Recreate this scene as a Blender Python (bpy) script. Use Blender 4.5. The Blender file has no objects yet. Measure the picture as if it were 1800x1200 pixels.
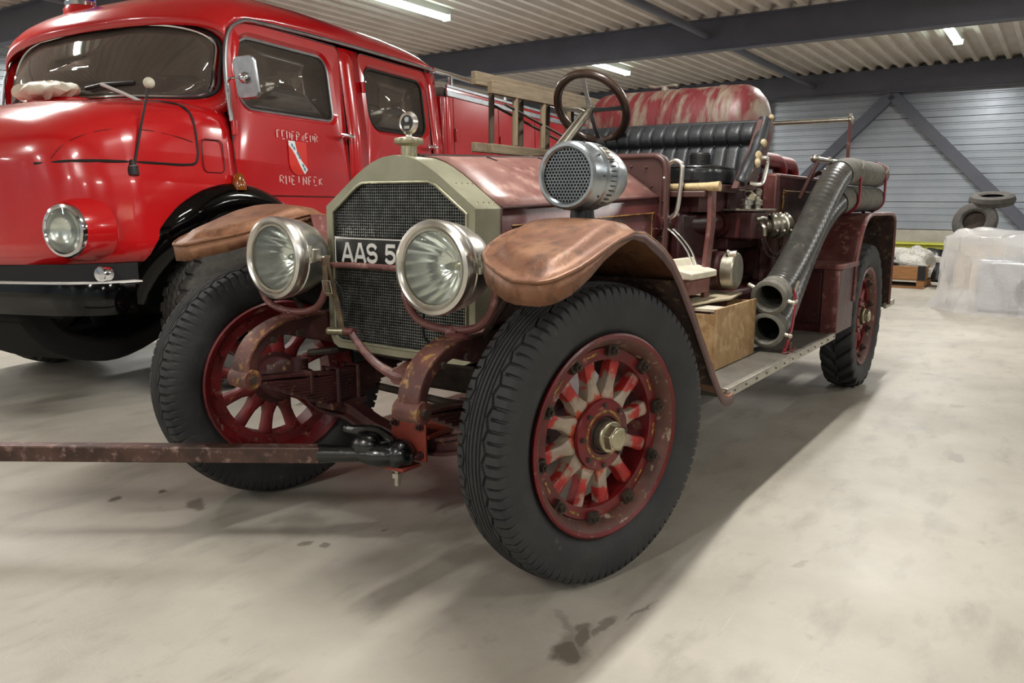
import bpy, math, random
import numpy as np
from mathutils import Vector, Matrix
random.seed(7)
SC = bpy.context.scene
COL = SC.collection
PI = math.pi

# ------------------------------------------------------------------ camera
CAM = (-2.2388, -1.9953, 1.2274)
YAW, PITCH, ROLL, FPX = 0.5997, -0.1682, 0.0069, 1410.9
cd = bpy.data.cameras.new('camera'); cam = bpy.data.objects.new('camera', cd); COL.objects.link(cam)
fw = Vector((math.cos(PITCH)*math.cos(YAW), math.cos(PITCH)*math.sin(YAW), math.sin(PITCH)))
rt = Vector((math.sin(YAW), -math.cos(YAW), 0)); up = rt.cross(fw)
r2 = math.cos(ROLL)*rt + math.sin(ROLL)*up; u2 = -math.sin(ROLL)*rt + math.cos(ROLL)*up
mw = Matrix((r2, u2, -fw)).transposed().to_4x4(); mw.translation = CAM
cam.matrix_world = mw
cd.sensor_width = 36.0; cd.lens = FPX/1800*36.0; cd.clip_start = 0.05; cd.clip_end = 200
SC.camera = cam

# ------------------------------------------------------------------ ambient light of the hall, exposure
wd = bpy.data.worlds.new('world'); SC.world = wd; wd.use_nodes = True
wd.node_tree.nodes['Background'].inputs[0].default_value = (1.0, 0.97, 0.93, 1)
wd.node_tree.nodes['Background'].inputs[1].default_value = 0.2
SC.view_settings.view_transform = 'Standard'; SC.view_settings.look = 'None'
SC.view_settings.gamma = 1.0; SC.view_settings.use_curve_mapping = False
SC.view_settings.exposure = 0.62
LAMP_W = 100.0           # watts of each twin-tube ceiling light

# ------------------------------------------------------------------ helpers
def hx(h, a=1.0):
    h = h.lstrip('#'); o = []
    for i in (0, 2, 4):
        c = int(h[i:i+2], 16)/255
        o.append(c/12.92 if c <= 0.04045 else ((c+0.055)/1.055)**2.4)
    return (o[0], o[1], o[2], a)

MATS = {}
def M(name, c1, c2=None, c3=None, rough=.5, metal=0., scale=6., bump=0., bscale=None, lo=.4, hi=.65,
      lo3=.62, hi3=.7, scale3=None, coat=0., stretch=None, rvar=0., ior=None, trans=0., emit=None, estr=0., alpha=None, spec=None, bdist=.004):
    m = bpy.data.materials.new(name); m.use_nodes = True; MATS[name] = m
    nt = m.node_tree; N = nt.nodes; L = nt.links; b = N['Principled BSDF']
    b.inputs['Base Color'].default_value = hx(c1); b.inputs['Roughness'].default_value = rough
    b.inputs['Metallic'].default_value = metal; b.inputs['Coat Weight'].default_value = coat
    b.inputs['Coat Roughness'].default_value = .08
    if trans: b.inputs['Transmission Weight'].default_value = trans
    if ior: b.inputs['IOR'].default_value = ior
    if spec is not None: b.inputs['Specular IOR Level'].default_value = spec
    if alpha is not None: b.inputs['Alpha'].default_value = alpha
    if emit: b.inputs['Emission Color'].default_value = hx(emit); b.inputs['Emission Strength'].default_value = estr
    if c2 or bump or rvar:
        tc = N.new('ShaderNodeTexCoord'); vec = tc.outputs['Object']
        if stretch:
            mp = N.new('ShaderNodeMapping'); mp.inputs['Scale'].default_value = stretch; L.new(vec, mp.inputs[0]); vec = mp.outputs[0]
        def noise(s, d=6, rg=.6):
            n = N.new('ShaderNodeTexNoise'); n.inputs['Scale'].default_value = s; n.inputs['Detail'].default_value = d
            n.inputs['Roughness'].default_value = rg; L.new(vec, n.inputs['Vector']); return n.outputs['Fac']
        def ramp(src, a, c):
            r = N.new('ShaderNodeMapRange'); r.inputs[1].default_value = a; r.inputs[2].default_value = c; L.new(src, r.inputs[0]); return r.outputs[0]
        def mix(f, A, B):
            x = N.new('ShaderNodeMix'); x.data_type = 'RGBA'; L.new(f, x.inputs[0])
            for s, k in ((A, 6), (B, 7)):
                if isinstance(s, tuple): x.inputs[k].default_value = s
                else: L.new(s, x.inputs[k])
            return x.outputs[2]
        n1 = noise(scale)
        if c2:
            f = ramp(n1, lo, hi); cc = mix(f, hx(c1), hx(c2))
            if c3:
                cc = mix(ramp(noise(scale3 or scale*3.1), lo3, hi3), cc, hx(c3))
            L.new(cc, b.inputs['Base Color'])
            m['_col'] = 1
        if rvar:
            r = N.new('ShaderNodeMapRange'); r.inputs[3].default_value = max(.02, rough-rvar); r.inputs[4].default_value = min(1, rough+rvar)
            L.new(noise(scale*1.7), r.inputs[0]); L.new(r.outputs[0], b.inputs['Roughness'])
        if bump:
            bp = N.new('ShaderNodeBump'); bp.inputs['Strength'].default_value = min(1, bump); bp.inputs['Distance'].default_value = bdist
            L.new(noise(bscale or scale*5), bp.inputs['Height']); L.new(bp.outputs[0], b.inputs['Normal'])
    return m

class G:
    def __init__(s): s.v = []; s.f = []
    def add(s, vs, fs):
        o = len(s.v); s.v += [tuple(map(float, p)) for p in vs]; s.f += [tuple(i+o for i in q) for q in fs]; return s
    def box(s, c, d, R=None):
        x, y, z = d[0]/2, d[1]/2, d[2]/2
        vs = [Vector((a*x, b*y, e*z)) for a in (-1, 1) for b in (-1, 1) for e in (-1, 1)]
        if R is not None: vs = [R @ p for p in vs]
        c = Vector(c)
        return s.add([p+c for p in vs], [(0,1,3,2),(4,6,7,5),(0,4,5,1),(2,3,7,6),(0,2,6,4),(1,5,7,3)])
    def bx(s, x0, x1, y0, y1, z0, z1):
        return s.box(((x0+x1)/2, (y0+y1)/2, (z0+z1)/2), (x1-x0, y1-y0, z1-z0))
    def cyl(s, p0, p1, r0, r1=None, n=16, caps=True, ph=0.):
        p0 = Vector(p0); p1 = Vector(p1); r1 = r0 if r1 is None else r1
        a = (p1-p0).normalized(); u = a.orthogonal().normalized(); w = a.cross(u)
        vs = []
        for p, r in ((p0, r0), (p1, r1)):
            for k in range(n):
                t = 2*PI*k/n+ph; vs.append(p + u*(r*math.cos(t)) + w*(r*math.sin(t)))
        fs = [(k, (k+1) % n, n+(k+1) % n, n+k) for k in range(n)]
        if caps: fs += [tuple(range(n-1, -1, -1)), tuple(range(n, 2*n))]
        return s.add(vs, fs)
    def tube(s, pts, r, n=10, closed=False, caps=True, sm=0):
        pts = [Vector(p) for p in pts]
        if sm: pts = smooth(pts, sm, closed)
        m = len(pts); rr = r if isinstance(r, (list, tuple)) else [r]*m
        if len(rr) != m: rr = list(np.interp(np.linspace(0, 1, m), np.linspace(0, 1, len(rr)), rr))
        vs = []; u = None
        for i, p in enumerate(pts):
            q = pts[(i+1) % m] if (closed or i < m-1) else p
            o = pts[i-1] if (closed or i > 0) else p
            t = (q-o).normalized()
            if u is None: u = t.orthogonal().normalized()
            else: u = (u - t*u.dot(t)).normalized()
            w = t.cross(u)
            for k in range(n):
                a = 2*PI*k/n; vs.append(p + u*(rr[i]*math.cos(a)) + w*(rr[i]*math.sin(a)))
        fs = []
        for i in range(m if closed else m-1):
            j = (i+1) % m
            for k in range(n): fs.append((i*n+k, i*n+(k+1) % n, j*n+(k+1) % n, j*n+k))
        if caps and not closed: fs += [tuple(range(n-1, -1, -1)), tuple((m-1)*n+k for k in range(n))]
        return s.add(vs, fs)
    def sweep(s, pts, sec, side, caps=True, sm=0):
        """sweep a 2d section (a along side, b along normal) on a path lying across 'side'"""
        pts = [Vector(p) for p in pts]
        if sm: pts = smooth(pts, sm)
        side = Vector(side).normalized(); m = len(pts); vs = []
        for i, p in enumerate(pts):
            t = (pts[min(i+1, m-1)]-pts[max(i-1, 0)]).normalized(); nn = t.cross(side).normalized()
            S = sec(i/(m-1)) if callable(sec) else sec
            for a, b in S: vs.append(p + side*a + nn*b)
        n = len(vs)//m
        fs = [(i*n+k, i*n+(k+1) % n, (i+1)*n+(k+1) % n, (i+1)*n+k) for i in range(m-1) for k in range(n)]
        if caps: fs += [tuple(range(n-1, -1, -1)), tuple((m-1)*n+k for k in range(n))]
        return s.add(vs, fs)
    def lathe(s, prof, n=32, o=(0,0,0), ax=(0,0,1), closed=False):
        o = Vector(o); a = Vector(ax).normalized(); u = a.orthogonal().normalized(); w = a.cross(u); m = len(prof)
        vs = [o + a*h + u*(r*math.cos(2*PI*k/n)) + w*(r*math.sin(2*PI*k/n)) for r, h in prof for k in range(n)]
        fs = [((i % m)*n+k, (i % m)*n+(k+1) % n, ((i+1) % m)*n+(k+1) % n, ((i+1) % m)*n+k) for i in range(m if closed else m-1) for k in range(n)]
        return s.add(vs, fs)
    def prism(s, poly, fn, w0, w1):
        n = len(poly)
        vs = [fn(a, b, w0) for a, b in poly]+[fn(a, b, w1) for a, b in poly]
        return s.add(vs, [(k, (k+1) % n, n+(k+1) % n, n+k) for k in range(n)]+[tuple(range(n-1, -1, -1)), tuple(range(n, 2*n))])
    def ring(s, A, B):
        n = len(A); return s.add(list(A)+list(B), [(k, (k+1) % n, n+(k+1) % n, n+k) for k in range(n)])
    def grid(s, fn, nu, nv, cu=False, cv=False):
        vs = [fn(i, j) for i in range(nu) for j in range(nv)]
        fs = [(i*nv+j, ((i+1) % nu)*nv+j, ((i+1) % nu)*nv+(j+1) % nv, i*nv+(j+1) % nv)
              for i in range(nu if cu else nu-1) for j in range(nv if cv else nv-1)]
        return s.add(vs, fs)
    def sph(s, c, r, nu=16, nv=10):
        c = Vector(c); r = (r, r, r) if not hasattr(r, '__len__') else r
        return s.grid(lambda i, j: (c[0]+r[0]*math.sin(PI*j/(nv-1))*math.cos(2*PI*i/nu), c[1]+r[1]*math.sin(PI*j/(nv-1))*math.sin(2*PI*i/nu), c[2]+r[2]*math.cos(PI*j/(nv-1))), nu, nv, True)
    def torus(s, c, ax, R, r, n=32, k=10):
        return s.lathe([(R+r*math.cos(2*PI*i/k), r*math.sin(2*PI*i/k)) for i in range(k)], n, c, ax, True)
    def warp(s, fn):
        g = G(); g.v = [tuple(fn(*p)) for p in s.v]; g.f = list(s.f); return g
    def mir(s):
        g = G(); g.v = [(x, -y, z) for x, y, z in s.v]; g.f = [tuple(reversed(q)) for q in s.f]; return g

def smooth(pts, k, closed=False):
    pts = [Vector(p) for p in pts]; n = len(pts); out = []
    for i in range(n if closed else n-1):
        if closed: p0, p1, p2, p3 = pts[i-1], pts[i], pts[(i+1) % n], pts[(i+2) % n]
        else: p0, p1, p2, p3 = pts[max(i-1, 0)], pts[i], pts[i+1], pts[min(i+2, n-1)]
        for j in range(k):
            t = j/k; out.append(.5*((2*p1)+(p2-p0)*t+(2*p0-5*p1+4*p2-p3)*t*t+(3*p1-p0-3*p2+p3)*t**3))
    if not closed: out.append(pts[-1])
    return out

def mesh_of(name, g):
    me = bpy.data.meshes.new(name); me.from_pydata(g.v, [], g.f); return me
def mk(name, g, mat, parent=None, sm=35, bevel=0., bseg=2, solid=0., sub=0, loc=None, rz=None, fix=True):
    me = g if isinstance(g, bpy.types.Mesh) else mesh_of(name, g)
    if not isinstance(g, bpy.types.Mesh):
        if fix:
            import bmesh
            bm = bmesh.new(); bm.from_mesh(me); bmesh.ops.recalc_face_normals(bm, faces=bm.faces); bm.to_mesh(me); bm.free()
        if sm:
            me.shade_smooth(); me.set_sharp_from_angle(angle=math.radians(sm))
        me.materials.append(MATS[mat])
    o = bpy.data.objects.new(name, me); COL.objects.link(o)
    if parent is not None: o.parent = parent
    if loc is not None: o.location = loc
    if rz is not None: o.rotation_euler = (0, 0, rz)
    if solid:
        q = o.modifiers.new('solid', 'SOLIDIFY'); q.thickness = solid; q.offset = 0
    if bevel:
        q = o.modifiers.new('bevel', 'BEVEL'); q.width = bevel; q.segments = bseg; q.limit_method = 'ANGLE'; q.angle_limit = math.radians(40)
    if sub:
        q = o.modifiers.new('sub', 'SUBSURF'); q.levels = sub; q.render_levels = sub
    return o
def thing(name, label, cat, loc=(0,0,0), rot=(0,0,0), group=None):
    o = bpy.data.objects.new(name, None); COL.objects.link(o); o.location = loc; o.rotation_euler = rot
    o.empty_display_size = .1
    return tag(o, label, cat, group)
def tag(o, label, cat, group=None):
    o['label'] = label; o['category'] = cat
    if group: o['group'] = group
    return o
def struct(o): o['kind'] = 'structure'; return o
def stuff(o): o['kind'] = 'stuff'; return o
def dup(o, parent=None, loc=None, rz=None, label=None):
    c = o.copy(); COL.objects.link(c)
    c.parent = parent if parent is not None else o.parent
    if loc is not None: c.location = loc
    if rz is not None: c.rotation_euler = (0, 0, rz)
    if label: c['label'] = label
    for ch in list(o.children):
        d = ch.copy(); COL.objects.link(d); d.parent = c
        for g in list(ch.children):
            e = g.copy(); COL.objects.link(e); e.parent = d
    return c
def text_mesh(body, size, depth, spacing=1.0, font_sx=1.0):
    cu = bpy.data.curves.new('t', 'FONT'); cu.body = body; cu.size = size; cu.extrude = depth; cu.space_character = spacing
    cu.align_x = 'CENTER'; cu.align_y = 'CENTER'; cu.resolution_u = 4
    o = bpy.data.objects.new('t', cu); COL.objects.link(o)
    me = bpy.data.meshes.new_from_object(o.evaluated_get(bpy.context.evaluated_depsgraph_get()))
    bpy.data.objects.remove(o); bpy.data.curves.remove(cu)
    return me
def rrect(x0, x1, z0, z1, r, n=6):
    """rounded rectangle loop; r = one radius or (bl, br, tr, tl)"""
    r = (r,)*4 if not hasattr(r, '__len__') else r; out = []
    for (cx, cz, a0, q) in ((x0+r[0], z0+r[0], PI, r[0]), (x1-r[1], z0+r[1], 1.5*PI, r[1]), (x1-r[2], z1-r[2], 0, r[2]), (x0+r[3], z1-r[3], .5*PI, r[3])):
        for k in range(n+1): out.append((cx+q*math.cos(a0+.5*PI*k/n), cz+q*math.sin(a0+.5*PI*k/n)))
    return out
def bolt(g, p, n, r=.009, h=.008):
    p = Vector(p); n = Vector(n).normalized(); g.cyl(p, p+n*h, r, r*.9, 6); return g

# ------------------------------------------------------------------ materials
M('concrete_wall', '#b9b4a6', '#a8a294', rough=.85, scale=3, bump=.2)
M('cladding', '#a5acb5', '#9ba3ac', rough=.33, metal=.35, scale=1.5, rvar=.08)
M('steel_paint', '#585b67', '#50535f', rough=.5, scale=2)
M('deck', '#d6cfc8', '#cbc3bb', rough=.5, metal=.1, scale=2)
M('dark', '#0b0a0a', rough=.8)
M('black_gloss', '#030303', rough=.08, spec=.4)
M('fire_red', '#bf161a', '#b71317', rough=.22, coat=.8, scale=2.5, rvar=.05)
M('fire_red_dark', '#5a0a0c', rough=.4)
M('chrome', '#d9dadc', rough=.1, metal=1.)
M('alu', '#b9bcc0', '#a0a4a8', rough=.35, metal=1., scale=9)
def glass_mat(name, tint, refl, rough=.02, dust_sheen=0., dcol='#93877c'):
    m = bpy.data.materials.new(name); m.use_nodes = True; MATS[name] = m; nt = m.node_tree; N = nt.nodes; L = nt.links
    N.remove(N['Principled BSDF']); t = N.new('ShaderNodeBsdfTransparent'); t.inputs[0].default_value = hx(tint)
    gl = N.new('ShaderNodeBsdfGlossy'); gl.inputs['Roughness'].default_value = rough
    lw = N.new('ShaderNodeFresnel'); lw.inputs[0].default_value = refl
    mx = N.new('ShaderNodeMixShader'); L.new(lw.outputs[0], mx.inputs[0]); L.new(t.outputs[0], mx.inputs[1]); L.new(gl.outputs[0], mx.inputs[2])
    out = mx.outputs[0]
    if dust_sheen:   # dusty film on the pane, reflected light painted into its colour
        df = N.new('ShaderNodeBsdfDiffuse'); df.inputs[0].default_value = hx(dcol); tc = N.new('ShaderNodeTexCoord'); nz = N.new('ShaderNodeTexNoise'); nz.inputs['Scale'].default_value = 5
        L.new(tc.outputs['Object'], nz.inputs['Vector']); mr = N.new('ShaderNodeMapRange'); mr.inputs[3].default_value = dust_sheen*.6; mr.inputs[4].default_value = dust_sheen*1.4; L.new(nz.outputs['Fac'], mr.inputs[0])
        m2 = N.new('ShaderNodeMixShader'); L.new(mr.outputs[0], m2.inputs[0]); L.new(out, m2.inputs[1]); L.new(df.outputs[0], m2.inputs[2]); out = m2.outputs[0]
    L.new(out, N['Material Output'].inputs[0])
def spoke_mat(name):
    m = bpy.data.materials.new(name); m.use_nodes = True; MATS[name] = m; nt = m.node_tree; N = nt.nodes; L = nt.links; b = N['Principled BSDF']; b.inputs['Roughness'].default_value = .5
    tc = N.new('ShaderNodeTexCoord'); mp = N.new('ShaderNodeMapping'); mp.inputs['Scale'].default_value = (1, 0, 1); L.new(tc.outputs['Object'], mp.inputs[0])
    ln = N.new('ShaderNodeVectorMath'); ln.operation = 'LENGTH'; L.new(mp.outputs[0], ln.inputs[0])
    nz = N.new('ShaderNodeTexNoise'); nz.inputs['Scale'].default_value = 22; nz.inputs['Detail'].default_value = 7; L.new(tc.outputs['Object'], nz.inputs['Vector'])
    n2 = N.new('ShaderNodeTexNoise'); n2.inputs['Scale'].default_value = 7; L.new(tc.outputs['Object'], n2.inputs['Vector'])
    def ma(op, a, c):
        q = N.new('ShaderNodeMath'); q.operation = op
        for k, s in enumerate((a, c)):
            if isinstance(s, float): q.inputs[k].default_value = s
            else: L.new(s, q.inputs[k])
        return q.outputs[0]
    v = ma('ADD', ln.outputs['Value'], ma('MULTIPLY', ma('SUBTRACT', ma('ADD', nz.outputs['Fac'], n2.outputs['Fac']), 1.0), .17))
    cr = N.new('ShaderNodeValToRGB'); L.new(v, cr.inputs[0]); e = cr.color_ramp.elements
    e[0].position = .105; e[0].color = hx('#a8452a'); e[1].position = .125; e[1].color = hx('#a39483')
    for p, c in ((.175, '#8d7c6c'), (.19, '#a3271f'), (.235, '#8a1a19'), (.26, '#a08a7c')): k = e.new(p); k.color = hx(c)
    L.new(cr.outputs[0], b.inputs['Base Color'])
    bp = N.new('ShaderNodeBump'); bp.inputs['Strength'].default_value = .4; bp.inputs['Distance'].default_value = .003; L.new(nz.outputs['Fac'], bp.inputs['Height']); L.new(bp.outputs[0], b.inputs['Normal'])
glass_mat('window_glass', '#c9c6c0', 1.8, dust_sheen=.22)  # grey-brown film: dusty panes with the ceiling's reflection painted in
glass_mat('lamp_glass', '#f2f6f2', 1.45, dust_sheen=.10, dcol='#e4e8e2')  # pale film paints the reflector's brightness into the lens
M('rubber_seal', '#101010', rough=.6)
M('cab_lining', '#9b8a78', '#8a7a69', rough=.8, scale=3)
M('amber', '#a85a10', rough=.15, trans=.5, coat=.5)
M('blue_lens', '#0a1fae', rough=.12, trans=.3, coat=.6)
M('off_white', '#e6e4de', '#cfccc4', rough=.45, scale=8)
M('tyre_new', '#4a4742', '#3a3835', rough=.8, scale=14, bump=.25, bscale=180)
M('tyre_grey', '#36353a', '#444346', rough=.72, scale=9, bump=.25, bscale=200)
M('tyre_old', '#232325', '#2e2e2e', '#4c4a45', rough=.7, scale=7, bump=.25, bscale=200, lo3=.66, hi3=.8, scale3=16)
M('maroon', '#38100f', '#2b0c0e', '#55302a', rough=.42, scale=6, bump=.15, lo3=.62, hi3=.72, scale3=24, rvar=.12)
M('maroon_worn', '#552a27', '#6e443f', '#987268', rough=.42, scale=5, bump=.2, lo3=.55, hi3=.75, scale3=19, rvar=.12)
M('bonnet_paint', '#67413c', '#84615a', '#a58579', rough=.38, scale=4, bump=.2, lo3=.52, hi3=.75, scale3=13, rvar=.12)
M('maroon_side', '#361416', '#451c1b', '#6a4034', rough=.4, scale=6, bump=.15, lo3=.63, hi3=.75, scale3=26, rvar=.1)
M('dash_brown', '#3f2421', '#4d2f2a', '#7b5240', rough=.45, scale=7, bump=.12, lo3=.64, hi3=.74, scale3=22)
M('rust_fender', '#6e4732', '#8b6347', '#523524', rough=.5, scale=6, bump=.4, bscale=90, lo3=.50, hi3=.72, scale3=22, metal=.35, rvar=.12)
M('rust_dark', '#22130f', '#3a2418', '#564630', rough=.8, scale=14, bump=.8, bscale=60, lo3=.56, hi3=.63, scale3=30)
M('rust_frame', '#35181a', '#4a2620', '#7a5233', rough=.55, scale=9, bump=.4, bscale=70, lo3=.60, hi3=.74, scale3=24)
M('rust_yellow', '#472521', '#63392e', '#94703e', rough=.55, scale=10, bump=.5, bscale=80, lo3=.54, hi3=.66, scale3=30)
M('spring_steel', '#42191a', '#331513', '#83653e', rough=.6, scale=8, bump=.3, lo3=.6, hi3=.7, scale3=30)
M('wheel_red', '#661114', '#4a0d10', '#8a6c5e', rough=.38, scale=9, bump=.25, lo3=.6, hi3=.72, scale3=22, rvar=.1)
spoke_mat('spoke_worn')
M('spoke_red', '#741a1c', '#571416', '#8f4a38', rough=.5, scale=11, bump=.3, lo3=.58, hi3=.66, scale3=17)
M('rim_gutter', '#4a2a22', '#5e382c', '#8b7a68', rough=.6, scale=8, bump=.4, lo3=.58, hi3=.68, scale3=30)
M('iron_dark', '#352d27', '#4a3e34', rough=.6, metal=.35, scale=15, bump=.3)
M('grease', '#060708', '#101214', rough=.18, scale=18, bump=.8, bscale=30, coat=.5)
M('nickel', '#dcdad3', '#c9c6bd', rough=.3, metal=1., scale=9, rvar=.08)
M('nickel_dull', '#b5b1a5', '#9a9585', rough=.38, metal=1., scale=14, bump=.15)
M('brass_dull', '#b0aa90', '#97917a', rough=.35, metal=.9, scale=12, bump=.15)
M('german_silver', '#a8a68f', '#98967f', rough=.33, metal=.6, scale=5, rvar=.1)
M('german_silver_top', '#8d937f', '#80866f', rough=.34, metal=.55, scale=5, rvar=.1)
M('mesh_wire', '#7d7f7c', '#5f605e', rough=.4, metal=.7, scale=30)
M('mirror_bowl', '#f2f3ef', rough=.2, metal=1.)
M('siren_alu', '#b4bbbf', '#9fa7ad', '#d8dcdc', rough=.3, metal=.9, scale=8, rvar=.1, lo3=.6, hi3=.75)
M('plate_black', '#0d0d0e', rough=.3, coat=.4)
M('plate_white', '#dcdcd8', rough=.4)
M('gold', '#94702f', '#573a1a', rough=.5, scale=60, lo=.45, hi=.55)
M('leather', '#2c2e31', '#222427', '#3b3d40', rough=.42, scale=9, bump=.4, bscale=70, rvar=.1)
M('leather_black', '#17191b', rough=.28, coat=.15, bump=.2, bscale=80)
M('leather_brown', '#3f3126', '#2e241c', rough=.6, scale=20, bump=.4)
M('stuffing', '#a38d68', '#c4b698', rough=.95, scale=30, bump=.9)
M('tank_red', '#5f2023', '#521b20', '#766b5c', rough=.42, scale=5, bump=.35, lo3=.45, hi3=.62, scale3=5, rvar=.1, stretch=(.8, 3.2, .8))
M('pipe_red', '#7c1d1f', '#6a1719', rough=.45, scale=9)
M('hose', '#44433f', '#33322f', '#66635a', rough=.32, scale=7, bump=.04, rvar=.12, lo3=.58, hi3=.75)
M('hose_canvas', '#706d63', '#57554e', rough=.8, scale=16, bump=.5)
M('strap_red', '#8a1226', '#70101f', rough=.45, scale=12)
M('strap_old', '#4a3d2e', '#6a5a44', rough=.7, scale=25, bump=.4)
M('wood_grey', '#84755e', '#6c5e4a', '#9c8d72', rough=.75, scale=6, stretch=(1, 14, 14), bump=.5, bscale=22)
M('wood_dark', '#4a3d30', '#352b22', rough=.75, scale=6, bump=.4)
M('wood_rung', '#85755c', '#6a5c47', rough=.72, scale=6, stretch=(14, 14, 1), bump=.4, bscale=20)
M('plywood', '#a2835a', '#8c6c45', '#b79c74', rough=.6, scale=7, bump=.3, lo3=.5, hi3=.66, scale3=16)
M('plywood_lid', '#b3a68d', '#9d9079', rough=.7, scale=7, bump=.3)
M('pale_wood', '#c2ac84', '#ad966c', rough=.45, scale=6, stretch=(1, 12, 12))
M('crate_wood', '#a5784c', '#8f6339', rough=.75, scale=5, stretch=(8, 1, 8), bump=.3)
M('board_top', '#5b564d', '#4b473f', rough=.7, scale=9, bump=.4)
M('alu_trim', '#b8b4aa', '#99948a', rough=.4, metal=.8, scale=14, bump=.2)
M('white_rubbed', '#cfc8b4', '#b9b2a0', '#e6e0cf', rough=.6, scale=9, bump=.3)
M('orange_primer', '#7d2f1e', '#6c2a1c', '#4e2218', rough=.6, scale=8, bump=.2)
M('towbar_steel', '#3d2d27', '#5a4138', '#8a7068', rough=.45, metal=.35, scale=9, bump=.4, lo3=.55, hi3=.7, scale3=26, rvar=.12)
M('zinc', '#b5b0a2', rough=.4, metal=.9)
M('walnut', '#3a2a20', '#2e2019', rough=.3, scale=12, coat=.3)
M('plastic_film', '#eeeeee', rough=.14, trans=.35, ior=1.3, alpha=.6, bump=.8, bscale=6, bdist=.025)
M('plastic_white', '#bdbbb3', '#a5a39b', rough=.3, scale=6, bump=1., bscale=11, bdist=.06)
M('yellow_green', '#a8a83a', '#b7b552', rough=.5, scale=3)
M('black_plastic', '#121213', rough=.4)
M('cardboard', '#c9a76a', '#ba9658', rough=.8, scale=5)
M('paper', '#dcdad2', rough=.8)
M('tube_light', '#f2fff6', emit='#eafff2', estr=7., rough=.3)
M('fixture', '#c9c9c4', rough=.4)
M('crest_red', '#d8240c', rough=.35)
M('crest_white', '#eceeee', rough=.4)
M('crest_blue', '#3f8296', rough=.4)
M('letter_white', '#e7b7b3', rough=.5)

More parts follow.
